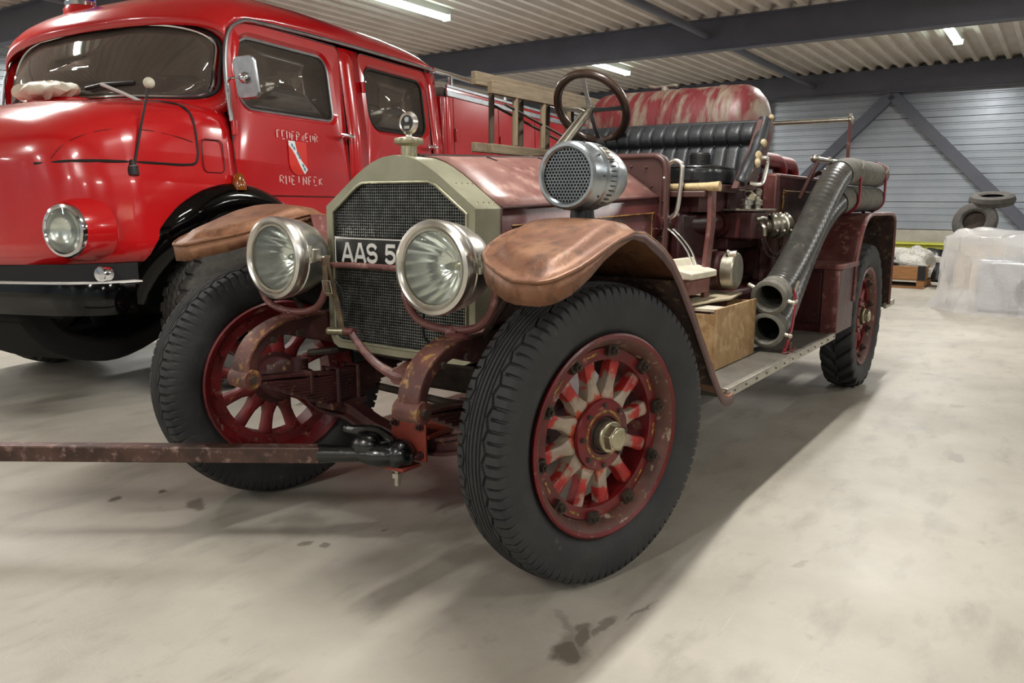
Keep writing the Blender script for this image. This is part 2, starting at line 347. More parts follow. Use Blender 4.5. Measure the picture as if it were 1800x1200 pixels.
# ================================================================== the hall
def floor_material():
    m = bpy.data.materials.new('concrete_floor'); m.use_nodes = True; MATS['concrete_floor'] = m
    nt = m.node_tree; N = nt.nodes; L = nt.links; b = N['Principled BSDF']
    tc = N.new('ShaderNodeTexCoord'); P = tc.outputs['Object']
    def noise(s, d=8, rg=.6, vec=P):
        n = N.new('ShaderNodeTexNoise'); n.inputs['Scale'].default_value = s; n.inputs['Detail'].default_value = d; n.inputs['Roughness'].default_value = rg
        L.new(vec, n.inputs['Vector']); return n
    def rng(src, a, c, x=0., y=1.):
        r = N.new('ShaderNodeMapRange'); r.inputs[1].default_value = a; r.inputs[2].default_value = c; r.inputs[3].default_value = x; r.inputs[4].default_value = y
        L.new(src, r.inputs[0]); return r.outputs[0]
    def math_(op, a, c):
        q = N.new('ShaderNodeMath'); q.operation = op; q.use_clamp = op in ('ADD',)
        for k, s in enumerate((a, c)):
            if isinstance(s, (int, float)): q.inputs[k].default_value = s
            else: L.new(s, q.inputs[k])
        return q.outputs[0]
    def mix(f, A, B):
        x = N.new('ShaderNodeMix'); x.data_type = 'RGBA'; L.new(f, x.inputs[0])
        for s, k in ((A, 6), (B, 7)):
            if isinstance(s, tuple): x.inputs[k].default_value = s
            else: L.new(s, x.inputs[k])
        return x.outputs[2]
    c = mix(rng(noise(.9).outputs['Fac'], .36, .66), hx('#aca69b'), hx('#928c81'))
    c = mix(rng(noise(2.6).outputs['Fac'], .5, .75), c, hx('#a19b90'))
    # trowel streaks and scuffs, long in one direction
    mp = N.new('ShaderNodeMapping'); mp.inputs['Rotation'].default_value = (0, 0, .9); mp.inputs['Scale'].default_value = (1.6, 4.5, 1); L.new(P, mp.inputs[0])
    c = mix(rng(noise(1.6, vec=mp.outputs[0]).outputs['Fac'], .52, .78, 0, .5), c, hx('#6d675d'))
    mp2 = N.new('ShaderNodeMapping'); mp2.inputs['Rotation'].default_value = (0, 0, -.5); mp2.inputs['Scale'].default_value = (1.5, 30, 1); L.new(P, mp2.inputs[0])
    c = mix(rng(noise(2.2, vec=mp2.outputs[0]).outputs['Fac'], .66, .78, 0, .5), c, hx('#bbb6aa'))
    c = mix(rng(noise(9).outputs['Fac'], .62, .75, 0, .35), c, hx('#6b655b'))
    # oil stains with their own shapes: (x, y, rx, ry, angle, strength)
    sx = N.new('ShaderNodeSeparateXYZ')
    dn = noise(7, 4); add = N.new('ShaderNodeVectorMath'); add.operation = 'MULTIPLY_ADD'; add.inputs[1].default_value = (.14, .14, 0); L.new(dn.outputs['Color'], add.inputs[0])
    L.new(P, add.inputs[2]); WP = add.outputs[0]
    dark = None
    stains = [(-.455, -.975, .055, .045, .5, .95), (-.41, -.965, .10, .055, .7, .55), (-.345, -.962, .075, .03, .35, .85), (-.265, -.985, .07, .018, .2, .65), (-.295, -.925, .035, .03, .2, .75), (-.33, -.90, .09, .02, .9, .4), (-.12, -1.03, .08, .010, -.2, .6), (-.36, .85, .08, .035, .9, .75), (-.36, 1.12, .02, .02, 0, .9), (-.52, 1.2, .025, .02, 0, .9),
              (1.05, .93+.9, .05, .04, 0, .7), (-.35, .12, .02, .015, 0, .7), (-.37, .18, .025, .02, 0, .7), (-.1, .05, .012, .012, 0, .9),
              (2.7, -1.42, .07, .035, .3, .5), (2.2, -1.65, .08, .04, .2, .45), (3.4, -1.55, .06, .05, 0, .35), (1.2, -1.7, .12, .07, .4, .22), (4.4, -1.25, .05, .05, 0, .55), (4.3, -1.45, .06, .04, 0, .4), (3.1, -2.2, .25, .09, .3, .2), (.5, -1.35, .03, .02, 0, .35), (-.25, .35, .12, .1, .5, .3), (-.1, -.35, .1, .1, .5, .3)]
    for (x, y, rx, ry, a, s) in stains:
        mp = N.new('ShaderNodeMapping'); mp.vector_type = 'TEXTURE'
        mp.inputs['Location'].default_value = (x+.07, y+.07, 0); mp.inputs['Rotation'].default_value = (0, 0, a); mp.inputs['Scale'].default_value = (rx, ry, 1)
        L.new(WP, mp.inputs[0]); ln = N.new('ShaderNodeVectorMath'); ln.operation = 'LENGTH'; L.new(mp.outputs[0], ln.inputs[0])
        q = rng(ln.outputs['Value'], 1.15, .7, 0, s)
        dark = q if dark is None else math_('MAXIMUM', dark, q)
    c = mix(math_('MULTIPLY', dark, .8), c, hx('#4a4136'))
    # scattered small drops
    vo = N.new('ShaderNodeTexVoronoi'); vo.inputs['Scale'].default_value = 4.; L.new(P, vo.inputs['Vector'])
    dr = math_('MULTIPLY', rng(vo.outputs['Distance'], .05, .035), rng(noise(1.1, 2).outputs['Fac'], .58, .62))
    c = mix(math_('MULTIPLY', dr, .75), c, hx('#3f362d'))
    L.new(c, b.inputs['Base Color'])
    r = rng(noise(1.2).outputs['Fac'], .3, .7, .38, .6); L.new(math_('SUBTRACT', r, math_('MULTIPLY', dark, .15)), b.inputs['Roughness'])
    b.inputs['Specular IOR Level'].default_value = .4
    bp = N.new('ShaderNodeBump'); bp.inputs['Strength'].default_value = .25; bp.inputs['Distance'].default_value = .003
    L.new(noise(40).outputs['Fac'], bp.inputs['Height']); L.new(bp.outputs[0], b.inputs['Normal'])
floor_material()
XW, XF, YL, YR, ZC = 16.0, -14.0, 14.0, -14.0, 4.0
struct(mk('floor', G().bx(XF-.2, XW+.3, YR-.2, YL+.2, -.2, 0), 'concrete_floor'))
# trapezoidal steel deck running away from the camera
g = G(); prof = []
per = .26; y = YR
while y < YL:
    prof += [(y, ZC+.03), (y+.145, ZC+.03), (y+.165, ZC-.05), (y+.24, ZC-.05)]; y += per
g.grid(lambda i, j: ((XF, XW)[i], prof[j][0], prof[j][1]), 2, len(prof))
g.bx(XF, XW, YR, YL, ZC+.06, ZC+.2)
struct(mk('ceiling', g, 'deck', sm=0))
# walls
def clad_wall(name, fn, length, z0=.8, z1=4.0):
    g = G()
    def F(a, w, z): return fn(a, w, z)
    vs = [F(a, w, z) for a in (0, length) for w in (.06, .25) for z in (0, ZC)]
    g.add(vs, [(0,1,3,2),(4,6,7,5),(0,4,5,1),(2,3,7,6),(0,2,6,4),(1,5,7,3)])
    w = struct(mk(name, g, 'steel_paint', sm=0))
    g = G(); vs = [F(a, q, z) for a in (0, length) for q in (.0, .07) for z in (0, z0-.01)]
    g.add(vs, [(0,1,3,2),(4,6,7,5),(0,4,5,1),(2,3,7,6),(0,2,6,4),(1,5,7,3)])
    mk('plinth', g, 'concrete_wall', w, sm=0)
    h = .55; z = z0; base = None
    while z < z1-.1:
        pr = [(.05, z), (.008, z+.004)]
        for k in range(1, 4):
            q = z+h*k/4; pr += [(.008, q-.022), (.024, q-.012), (.024, q+.012), (.008, q+.022)]
        pr += [(.008, z+h-.008), (.05, z+h-.004)]
        g = G(); g.grid(lambda i, j: F((0, length)[i], pr[j][0], pr[j][1]), 2, len(pr))
        mk('panel', g, 'cladding', w, sm=0); z += h
    return w
clad_wall('wall_back', lambda a, w, z: (XW+w, YL-a, z), YL-YR)
clad_wall('wall_left', lambda a, w, z: (XF+a, YL+w, z), XW-XF)
clad_wall('wall_right', lambda a, w, z: (XW-a, YR-w, z), XW-XF)
clad_wall('wall_front', lambda a, w, z: (XF-w, YR+a, z), YL-YR)
# steel frame: beams, tie bars, columns, bracing on the back wall
def ibeam(g, p0, p1, H, W, t=.016):
    """I section; axis p0-p1 horizontal, H along z"""
    p0 = Vector(p0); p1 = Vector(p1); d = (p1-p0).normalized(); s = d.cross(Vector((0, 0, 1)))
    pts = [(-W/2, -H/2), (W/2, -H/2), (W/2, -H/2+t), (t/2, -H/2+t), (t/2, H/2-t), (W/2, H/2-t), (W/2, H/2), (-W/2, H/2), (-W/2, H/2-t), (-t/2, H/2-t), (-t/2, -H/2+t), (-W/2, -H/2+t)]
    n = len(pts); vs = [p+s*a+Vector((0, 0, b)) for p in (p0, p1) for a, b in pts]
    g.add(vs, [(k, (k+1) % n, n+(k+1) % n, n+k) for k in range(n)]+[(0,1,2,3,10,11),(4,5,6,7,8,9),(3,4,9,10),(n+11,n+10,n+3,n+2,n+1,n),(n+9,n+8,n+7,n+6,n+5,n+4),(n+10,n+9,n+4,n+3)])
    return g
for xb in (9.7, 15.78, 3.7, -2.3, -8.3):
    struct(mk('roof_beam', ibeam(G(), (xb, YR, 3.72), (xb, YL, 3.72), .46, .17), 'steel_paint', sm=0))
for yb in (2.66, -3.2, 8.6, -9.):
    for (a, c) in ((9.78, 15.7), (3.78, 9.62), (-2.2, 3.62)):
        t = struct(mk('tie_bar', G().cyl((a, yb, 3.71), (c, yb, 3.71), .055, n=12), 'steel_paint'))
for yc in (3.8, -2.2, 9.8, -8.2):
    g = G(); g.bx(15.66, 15.68, yc-.1, yc+.1, 0, 3.5).bx(15.86, 15.88, yc-.1, yc+.1, 0, 3.5).bx(15.66, 15.88, yc-.008, yc+.008, 0, 3.5)
    struct(mk('steel_column', g, 'steel_paint', sm=0))
for (ya, yb2, zb) in ((1.17, 3.7, .9), (1.17, -2.1, -.0)):
    a = Vector((15.88, ya, 3.47)); c = Vector((15.88, yb2, zb if zb else .15))
    d = (c-a); R = d.to_track_quat('Z', 'X').to_matrix()
    struct(mk('wall_brace', G().box((a+c)/2, (.2, .2, d.length), R), 'steel_paint', sm=0))

# ceiling lights: twin tubes in an open batten, each lamp carries its own light
def ceiling_light(x, y, label):
    t = thing('ceiling_light', label, 'ceiling light', (x, y, 3.95), group='fluorescent ceiling lights')
    mk('housing', G().bx(-.8, .8, -.05, .05, -.09, 0), 'fixture', t, bevel=.008)
    for s in (-1, 1):
        mk('tube', G().cyl((-.75, s*.045, -.13), (.75, s*.045, -.13), .02, n=12), 'tube_light', t)
        mk('end_cap', G().bx(s*.765-.02, s*.765+.02, -.075, .075, -.165, -.07), 'fixture', t, bevel=.006)
    ld = bpy.data.lights.new('tube_glow', 'AREA'); ld.shape = 'RECTANGLE'; ld.size = 1.5; ld.size_y = .12; ld.energy = LAMP_W; ld.color = (1., .975, .93)
    lo = bpy.data.objects.new('tube_glow', ld); COL.objects.link(lo); lo.parent = t; lo.location = (0, 0, -.165)
    return t
for x in (-11., -5.2, .5, 6.35, 12.05):
    for y in (-6.05, -.7 if x < 8 else -.27, 5.55, 11.3):
        if (x, y) == (6.35, 5.55): lb = 'fluorescent batten light over the red fire truck roof'
        elif (x, y) == (12.05, 5.55): lb = 'fluorescent batten light seen above the steering wheel'
        elif (x, y) == (12.05, -.27): lb = 'bright fluorescent batten light at the far right of the ceiling'
        else: lb = 'fluorescent batten light elsewhere on the hall ceiling'
        ceiling_light(x, y, lb)

# ================================================================== the vintage fire engine (x = rearward, its left side is -y)
ENG = thing('vintage_fire_engine', 'weathered maroon vintage open fire engine with brass lamps and wooden spoked wheels', 'fire engine')
TR, RF = .495, .327

def tyre_mesh(name, R, rr, W, N, kind, mat, na=44):
    hw = W/2
    side = [(rr-.012, hw*.60), (rr+.012, hw*.72), (rr+(R-rr)*.25, hw*.93), (rr+(R-rr)*.5, hw*1.0), (rr+(R-rr)*.72, hw*.985)]
    a = []
    for q in np.linspace(0, 1, 9)[1:]:                   # shoulder from the side wall up to the tread
        t = q*PI/2; a.append((rr+(R-rr)*.72+((R-.012)-(rr+(R-rr)*.72))*math.sin(t), hw*.985-hw*.17*(1-math.cos(t))))
    tw = a[-1][1]; tread = [(R-.012*(y/tw)**2, y) for y in np.linspace(tw, -tw, na)[1:-1]]
    prof = side+a+tread+[(r, -y) for r, y in reversed(side+a)]
    pr = np.array(prof); M_ = len(prof); th = np.arange(N)*2*PI/N
    r = np.repeat(pr[:, 0][:, None], N, 1); y = np.repeat(pr[:, 1][:, None], N, 1); T = np.repeat(th[None, :], M_, 0)
    ay = np.abs(y); out = np.clip((r-(R-.085))/.02, 0, 1); d = np.zeros_like(r)
    if kind == 'rib':
        ph = (T/(2*PI)*45) % 1; tri = np.abs(ph*2-1)*2-1
        for yc in (0, .018, .032): d = np.maximum(d, .010*(np.abs(ay-yc) < .0030))
        zz = .047+.0055*tri; d = np.maximum(d, .012*(np.abs(ay-zz) < .0038))
        sl = ((T/(2*PI)*90) % 1) < .17; d = np.maximum(d, .012*(sl & (ay > .056) & (r > R-.068)))
    elif kind == 'lug':
        ph = ((T/(2*PI)*26)+ay*7.5+.5*(y > 0)) % 1
        up_ = np.clip((.30-np.abs(ph-.5))/.07, 0, 1); inb = (ay > .012) | True
        d = .02*(1-up_)*np.clip((r-(R-.10))/.03, 0, 1)*inb
    elif kind == 'block':
        ph = ((T/(2*PI)*30)+.5*(y > 0)) % 1; d = .016*((ph < .38) & (ay > hw*.42) & (r > R-.07))
        p2 = (T/(2*PI)*60) % 1; tri = np.abs(p2*2-1)*2-1
        for k in (.0, .35): d = np.maximum(d, .009*(np.abs(ay-hw*k-.008*tri) < .005))
    r = r-d
    X = r*np.cos(T); Z = r*np.sin(T)
    # slight flat where it stands on the floor
    Z = np.where(Z < -(R-.006), -(R-.006)-.0*(Z), Z)
    vs = np.stack([X, y, Z], -1).reshape(-1, 3)
    i = np.arange(M_-1)[:, None]; j = np.arange(N)[None, :]; j2 = (j+1) % N
    f = np.stack([i*N+j, i*N+j2, (i+1)*N+j2, (i+1)*N+j], -1).reshape(-1, 4)
    me = bpy.data.meshes.new(name); me.from_pydata(vs.tolist(), [], f.tolist())
    me.shade_smooth(); me.set_sharp_from_angle(angle=math.radians(50)); me.materials.append(MATS[mat]); return me

def spoke_g(a, worn=True):
    g = G(); st = [(.095, .036, .030), (.125, .034, .030), (.145, .026, .029), (.165, .0215, .027), (.2, .0225, .025), (.235, .026, .024), (.256, .026, .024)]
    d = Vector((math.cos(a), 0, math.sin(a))); w = Vector((-math.sin(a), 0, math.cos(a))); n = 10; vs = []
    for r, hw_, ht in st:
        for k in range(n):
            t = 2*PI*k/n; c, s = math.cos(t), math.sin(t)
            c = math.copysign(abs(c)**.6, c); s = math.copysign(abs(s)**.6, s)
            vs.append(d*r + w*(hw_*c) + Vector((0, ht*s-.012, 0)))
    m = len(st); g.add(vs, [(i*n+k, i*n+(k+1) % n, (i+1)*n+(k+1) % n, (i+1)*n+k) for i in range(m-1) for k in range(n)]); return g

TY_F = tyre_mesh('tyre', TR, RF, .205, 1080, 'rib', 'tyre_old', 60)
TY_R = tyre_mesh('tyre', TR, RF, .215, 416, 'lug', 'tyre_old', 50)
RIM = G().lathe([(.318, -.088), (.329, -.094), (.336, -.09), (.334, -.078), (.312, -.062), (.30, -.0), (.312, .062), (.334, .078), (.336, .09), (.329, .094), (.318, .088), (.300, .07), (.290, .05), (.286, .044), (.246, .044), (.246, -.046), (.284, -.046)], 72, (0,0,0), (0,1,0), False)
GUT = G().lathe([(.284, -.046), (.286, -.040), (.292, -.052), (.302, -.076), (.318, -.088)], 72, (0,0,0), (0,1,0))
rim_me = None
NSP = 12
def wheel(name, label, loc, rz, tyre, rear=False, worn=True, drum=False):
    w = mk(name, RIM, 'wheel_red', ENG, loc=loc, rz=rz); w['label'] = label
    mk('tyre', tyre, None, w)
    mk('rim_gutter', GUT, 'rim_gutter', w)
    for k in range(NSP): mk('spoke', spoke_g(2*PI*(k+.35)/NSP), 'spoke_worn' if worn else 'spoke_red', w)
    g = G().lathe([(0, -.062), (.10, -.062), (.117, -.057), (.12, -.048), (.117, -.040), (0, -.040)], 48, (0,0,0), (0,1,0))
    mk('hub_flange', g, 'wheel_red', w)
    mk('hub_stripe', G().lathe([(.074, -.0622), (.076, -.064), (.081, -.064), (.083, -.0622)], 48, (0,0,0), (0,1,0)), 'gold', w)
    hs = .085 if rear else .072
    mk('hub_barrel', G().lathe([(r_, h_+(hs if h_ < -.11 else (hs*.3 if h_ < -.075 else 0))) for r_, h_ in [(.066, -.05), (.064, -.07), (.056, -.08), (.052, -.10), (.052, -.150), (.046, -.156), (0, -.156)]], 40, (0,0,0), (0,1,0)), 'iron_dark', w)
    g = G().lathe([(.0, -.155), (.053, -.155), (.053, -.166), (.047, -.170), (.0, -.17)], 36, (0,0,0), (0,1,0))
    g.cyl((0, -.165, 0), (0, -.196, 0), .046, .043, 6); g.lathe([(.034, -.195), (.032, -.2), (0, -.2)], 24, (0,0,0), (0,1,0))
    g.v = [(a, b+hs, c) for a, b, c in g.v]; mk('hub_nut', g, 'brass_dull', w, bevel=.003)
    g = G().lathe([(0, .11), (.07, .11), (.085, .10), (.09, .03), (.11, .03), (.11, .02), (0, .02)], 32, (0,0,0), (0,1,0))
    mk('hub_inner', g, 'spring_steel', w)
    if drum: mk('brake_drum', G().lathe([(0, .035), (.2, .035), (.21, .03), (.21, .1), (0, .1)], 40, (0,0,0), (0,1,0)), 'maroon', w)
    for k in range(8):
        a = 2*PI*k/8; mk('hub_bolt', bolt(G(), (.1*math.cos(a), -.060, .1*math.sin(a)), (0, -1, 0), .0085, .010), 'iron_dark', w)
    for k in range(10):
        a = 2*PI*(k+.3)/10; d = Vector((math.cos(a), 0, math.sin(a))); q = Vector((-math.sin(a), 0, math.cos(a)))
        g = G(); R = Matrix((q, Vector((0, 1, 0)), d)).transposed()
        g.box(d*.284+Vector((0, -.052, 0)), (.042, .018, .05), R); g.cyl(d*.276+Vector((0, -.058, 0)), d*.276+Vector((0, -.075, 0)), .016, .014, 6); g.cyl(d*.276+Vector((0, -.07, 0)), d*.276+Vector((0, -.084, 0)), .007, n=8)
        mk('rim_clamp', g, 'iron_dark', w)
        a += .31; d = Vector((math.cos(a), 0, math.sin(a))); q = Vector((-math.sin(a), 0, math.cos(a))); R = Matrix((q, Vector((0, 1, 0)), d)).transposed()
        if worn and k % 3 != 1: mk('gold_line', G().box(d*.268+Vector((0, -.0465, 0)), (.05, .002, .008), R), 'gold', w)
        bo = d*.27+Vector((0, .044, 0)); mk('felloe_bolt', G().cyl(bo, bo+Vector((0, .012, 0)), .013, .011, 8), 'wheel_red', w)
    return w
ST = -.256
nL = Vector((math.sin(ST), -math.cos(ST), 0))
pL = Vector((0, -.851, TR))-nL*.09; pR = Vector((0, .851, TR))+nL*.09
wheel('front_wheel', 'front wheel with worn red and bare wood spokes', pL, ST, TY_F)
wheel('front_wheel', 'front wheel showing its red inner side', pR, ST+PI, TY_F, worn=False)
wheel('rear_wheel', 'rear wheel with chevron tread tyre', (3.644, -.826, TR), 0, TY_R, rear=True, worn=False, drum=True)
wheel('rear_wheel', 'far rear wheel', (3.644, .826, TR), PI, TY_R, rear=True, worn=False, drum=True)

def bothE(name, g, mat, **k):
    mk(name, g, mat, ENG, **k); return mk(name, g.mir(), mat, ENG, **k)
def part(name, g, mat, **k): return mk(name, g, mat, ENG, **k)

# ---- chassis
for s in (-1, 1):
    pts = smooth([(-.44, s*.40, .625), (-.435, s*.40, .67), (-.385, s*.40, .735), (-.27, s*.40, .785), (-.1, s*.40, .80), (.2, s*.40, .80), (1.0, s*.40, .79), (4.2, s*.40, .79)], 6)
    def sec(t):
        h = .032+.10*min(1, max(0, (t-.40)/.25)); w = .034
        return [(-w, .012), (w, .012), (w, 0), (w, -h), (-w, -h), (-w, 0)]
    rail = part('frame_rail', G().sweep(pts, sec, (0, 1, 0)), 'rust_frame', bevel=.004)
    g = G().sweep(smooth([(-.455, s*.40, .60), (-.45, s*.40, .67), (-.395, s*.40, .745), (-.275, s*.40, .798), (-.1, s*.40, .812)], 6), [(-.042, .008), (.042, .008), (.042, -.006), (-.042, -.006)], (0, 1, 0))
    mk('horn_cap', g, 'rust_yellow', rail, bevel=.004)
    mk('horn_eye', G().cyl((-.445, s*.40-.05, .605), (-.445, s*.40+.05, .605), .036, n=20), 'rust_yellow', rail)
    for q in ((-.34, .735), (-.22, .745), (.0, .74)):
        mk('bolt', bolt(G(), (q[0], s*.434, q[1]), (0, s, 0), .014, .012), 'iron_dark', rail)
        mk('bolt', bolt(G(), (q[0], s*.366, q[1]), (0, -s, 0), .014, .012), 'iron_dark', rail)
    # leaf spring: a pack of separate leaves
    sp = part('leaf_spring', G().sweep(smooth([(-.445, s*.40, .60), (-.25, s*.40, .585), (.02, s*.40, .555), (.3, s*.40, .575), (.5, s*.40, .60)], 5), [(-.032, .005), (.032, .005), (.032, -.005), (-.032, -.005)], (0, 1, 0)), 'spring_steel')
    for k in range(10):
        L0 = .41-.034*k; z = .545-.0128*k
        mk('leaf', G().sweep(smooth([(.02-L0, s*.40, z+.03*(L0/.44)**2+.01), (.02-L0/2, s*.40, z+.012), (.02, s*.40, z), (.02+L0/2, s*.40, z+.012), (.02+L0, s*.40, z+.03*(L0/.44)**2+.01)], 3), [(-.031, .0053), (.031, .0053), (.031, -.0053), (-.031, -.0053)], (0, 1, 0)), 'spring_steel', sp)
    for xx in (-.16, .2): mk('spring_clip', G().bx(xx-.008, xx+.008, s*.40-.037, s*.40+.037, .500 if xx < 0 else .495, .587), 'rust_frame', sp, bevel=.003)
    for xx in (-.03, .08):
        mk('u_bolt', G().tube([(xx, s*.40-.042, .42), (xx, s*.40-.042, .575), (xx, s*.40+.042, .575), (xx, s*.40+.042, .42)], .009, 8), 'rust_frame', sp)
    mk('axle_pad', G().bx(-.07, .12, s*.40-.05, s*.40+.05, .415, .44), 'rust_frame', sp)
    mk('shackle_pin', G().cyl((-.445, s*.40-.06, .605), (-.445, s*.40+.06, .605), .014, n=10), 'iron_dark', sp)
ax = [(.02, .66, .50), (.02, .60, .49), (.02, .54, .425), (.02, .46, .405), (.02, .34, .40), (.02, .22, .355), (.02, .1, .33), (.02, -.1, .33), (.02, -.22, .355), (.02, -.34, .40), (.02, -.46, .405), (.02, -.54, .425), (.02, -.60, .49), (.02, -.66, .50)]
part('front_axle', G().sweep(ax, [(-.032, .035), (.032, .035), (.032, .022), (.012, .016), (.012, -.016), (.032, -.022), (.032, -.035), (-.032, -.035), (-.032, -.022), (-.012, -.016), (-.012, .016), (-.032, .022)], (1, 0, 0), sm=4), 'rust_frame', sm=30)
for s in (-1, 1):
    part('steering_knuckle', G().cyl((.02, s*.645, .43), (.02, s*.645, .58), .036, n=16).cyl((.02, s*.60, .495), (.02, s*.74, .495), .04, .03, 16), 'spring_steel')
part('tie_rod', G().tube([(.24, .62, .46), (.22, 0, .44), (.24, -.62, .46)], .016, 10).tube([(.03, .65, .47), (.24, .62, .46)], .018, 8).tube([(.03, -.65, .47), (.24, -.62, .46)], .018, 8), 'iron_dark')
part('drag_link', G().tube([(.05, .62, .6), (.1, .5, .62), (.5, .44, .66), (1.3, .42, .7)], .016, 8), 'iron_dark')
part('engine_block', G().bx(.18, 1.25, -.26, .26, .60, 1.12).bx(.3, 1.1, -.2, .2, .46, .62), 'iron_dark', bevel=.02)
part('gearbox', G().bx(1.25, 2.0, -.2, .2, .5, .85).cyl((2.0, 0, .6), (3.6, 0, .52), .05, n=14), 'iron_dark', bevel=.02)
part('rear_axle', G().cyl((3.644, -.75, TR), (3.644, .75, TR), .06, n=16).sph((3.644, 0, TR), .19), 'iron_dark')
for s in (-1, 1):
    sp = part('rear_spring', G().sweep(smooth([(3.0, s*.47, .72), (3.3, s*.47, .62), (3.644, s*.47, .575), (4.0, s*.47, .62), (4.25, s*.47, .72)], 4), [(-.035, .03), (.035, .03), (.035, -.03), (-.035, -.03)], (0, 1, 0)), 'spring_steel')
for (a, b) in ((.12, .18), (1.6, 1.7), (4.1, 4.2)): part('cross_member', G().bx(a, b, -.4, .4, .68, .78), 'maroon')
part('engine_underpan', G().sweep([(.0, 0, .66), (.2, 0, .6), (1.2, 0, .58)], [(-.3, .0), (.3, .0), (.3, -.01), (-.3, -.01)], (0, 1, 0)), 'iron_dark')

# ---- orange towing bracket bolted to the axle
br = part('towing_bracket', G().bx(-.062, -.05, -.125, .045, .285, .445).bx(-.15, -.05, -.09, .02, .262, .276), 'orange_primer', bevel=.003)
mk('clamp_plate', G().bx(-.05, .1, -.13, -.02, .372, .386), 'orange_primer', br)
mk('backing_plate', G().bx(.085, .097, -.125, .045, .28, .40), 'orange_primer', br)
for (yy, zz) in ((-.1, .42), (-.1, .31), (.02, .42), (.02, .31)):
    mk('bolt', G().cyl((-.062, yy, zz), (-.068, yy, zz), .017, n=14).cyl((-.066, yy, zz), (-.08, yy, zz), .012, n=6).cyl((-.08, yy, zz), (-.092, yy, zz), .007, n=8), 'rust_frame', br)

# ---- radiator
XR, XS = -.067, .085
OUT = [(-.357, 1.218), (-.19, 1.335), (-.15, 1.358), (-.11, 1.378), (-.06, 1.394), (0, 1.401), (.06, 1.394), (.11, 1.378), (.15, 1.358), (.19, 1.335), (.357, 1.218)]
low = [(.357, .75), (.352, .715), (.335, .688), (.31, .675), (.0, .67), (-.31, .675), (-.335, .688), (-.352, .715), (-.357, .75)]
loop = OUT+low
inn = [(-.322, 1.197), (-.19, 1.292), (-.16, 1.305), (-.11, 1.306), (-.06, 1.306), (0, 1.306), (.06, 1.306), (.11, 1.306), (.16, 1.305), (.19, 1.292), (.322, 1.197), (.322, .76), (.320, .735), (.312, .715), (.29, .705), (.0, .702), (-.29, .705), (-.312, .715), (-.320, .735), (-.322, .76)]
g = G()
g.ring([(XR, a, b) for a, b in loop], [(XR, a, b) for a, b in inn])
g.ring([(XR, a, b) for a, b in inn], [(XR+.035, a, b) for a, b in inn])
g.ring([(XS, a, b) for a, b in loop], [(XR, a, b) for a, b in loop])
g.add([(XS, a, b) for a, b in loop], [tuple(range(len(loop)))])
sh = part('radiator_shell', g, 'german_silver', sm=20, bevel=.004)
mk('core', G().add([(XR+.03, a, b) for a, b in inn], [tuple(range(len(inn)))]), 'dark', sh)
mk('grille_bead', G().tube([(XR-.002, a, b) for a, b in inn], .006, 8, closed=True), 'german_silver', sh)
def span(q, axis):
    pts = []
    n = len(inn)
    for k in range(n):
        a, b = inn[k], inn[(k+1) % n]; i, j = (0, 1) if axis == 'y' else (1, 0)
        if (a[i]-q)*(b[i]-q) < 0: t = (q-a[i])/(b[i]-a[i]); pts.append(a[j]+(b[j]-a[j])*t)
    return (min(pts), max(pts)) if len(pts) >= 2 else None
g = G()
for q in np.arange(-.319, .32, .0107):
    s = span(q, 'y')
    if s: g.bx(XR+.012, XR+.018, q-.0013, q+.0013, s[0], s[1])
for q in np.arange(.706, 1.305, .0107):
    s = span(q, 'z')
    if s: g.bx(XR+.009, XR+.014, s[0], s[1], q-.0013, q+.0013)
stuff(mk('radiator_mesh', g, 'mesh_wire', sh, sm=0, fix=False))
for s in (-1, 1):
    for t in (.30, .86):
        for xx in (-.02, .012, .044, .072):
            y_ = s*(.19+.167*t); z_ = 1.335-.117*t
            mk('rivet', G().sph((xx, y_, z_+.001), .0035, 8, 5), 'brass_dull', sh)
cap = part('radiator_cap', G().lathe([(.030, 1.395), (.030, 1.435), (.034, 1.437), (.040, 1.44), (.052, 1.443), (.054, 1.452), (.052, 1.462), (.028, 1.466), (0, 1.466)], 24, (.01, 0, 0), (0, 0, 1)), 'brass_dull')
mm = part('temperature_gauge', G().lathe([(.012, 1.465), (.010, 1.475), (.014, 1.479)], 16, (.01, 0, 0), (0, 0, 1)).lathe([(.0, .012), (.033, .012), (.040, .006), (.040, -.006), (.033, -.013), (.028, -.010)], 32, (.01, 0, 1.516), (1, 0, 0)), 'nickel')
mk('dial', G().lathe([(.03, -.009), (0, -.009)], 28, (.01, 0, 1.516), (1, 0, 0)), 'black_plastic', mm)
mk('bubble', G().lathe([(.011, 0), (.009, -.003), (0, -.003)], 18, (.001, 0, 1.528), (1, 0, 0)), 'alu', mm)
mk('scale_plate', G().bx(-.0005, .001, -.013, .013, 1.496, 1.506), 'nickel_dull', mm)

# ---- number plate
pl = part('number_plate', G().bx(-.104, -.100, -.26, .278, 1.003, 1.107), 'plate_black', bevel=.002)
pl['label'] = 'black number plate with raised white characters'
g = G(); lp = rrect(-.257, .275, 1.006, 1.104, .012, 4); li = rrect(-.253, .271, 1.010, 1.100, .009, 4)
g.ring([(-.1045, a, b) for a, b in lp], [(-.1045, a, b) for a, b in li]); mk('plate_border', g, 'plate_white', pl, sm=0, solid=.002)
def glyph(me, name, mat, parent, loc, sx=1, sz=1, rot=None, xf=None):
    c = np.empty(len(me.vertices)*3); me.vertices.foreach_get('co', c); c = c.reshape(-1, 3)
    me.vertices.foreach_set('co', np.array([xf(*p) for p in c]).ravel()); me.materials.clear(); me.materials.append(MATS[mat])
    o = bpy.data.objects.new(name, me); COL.objects.link(o); o.parent = parent; return o
LET = {'A': [[(0, 0), (.36, 1), (.64, 1), (1, 0), (.74, 0), (.66, .24), (.34, .24), (.26, 0)], [(.41, .44), (.59, .44), (.5, .74)]]}
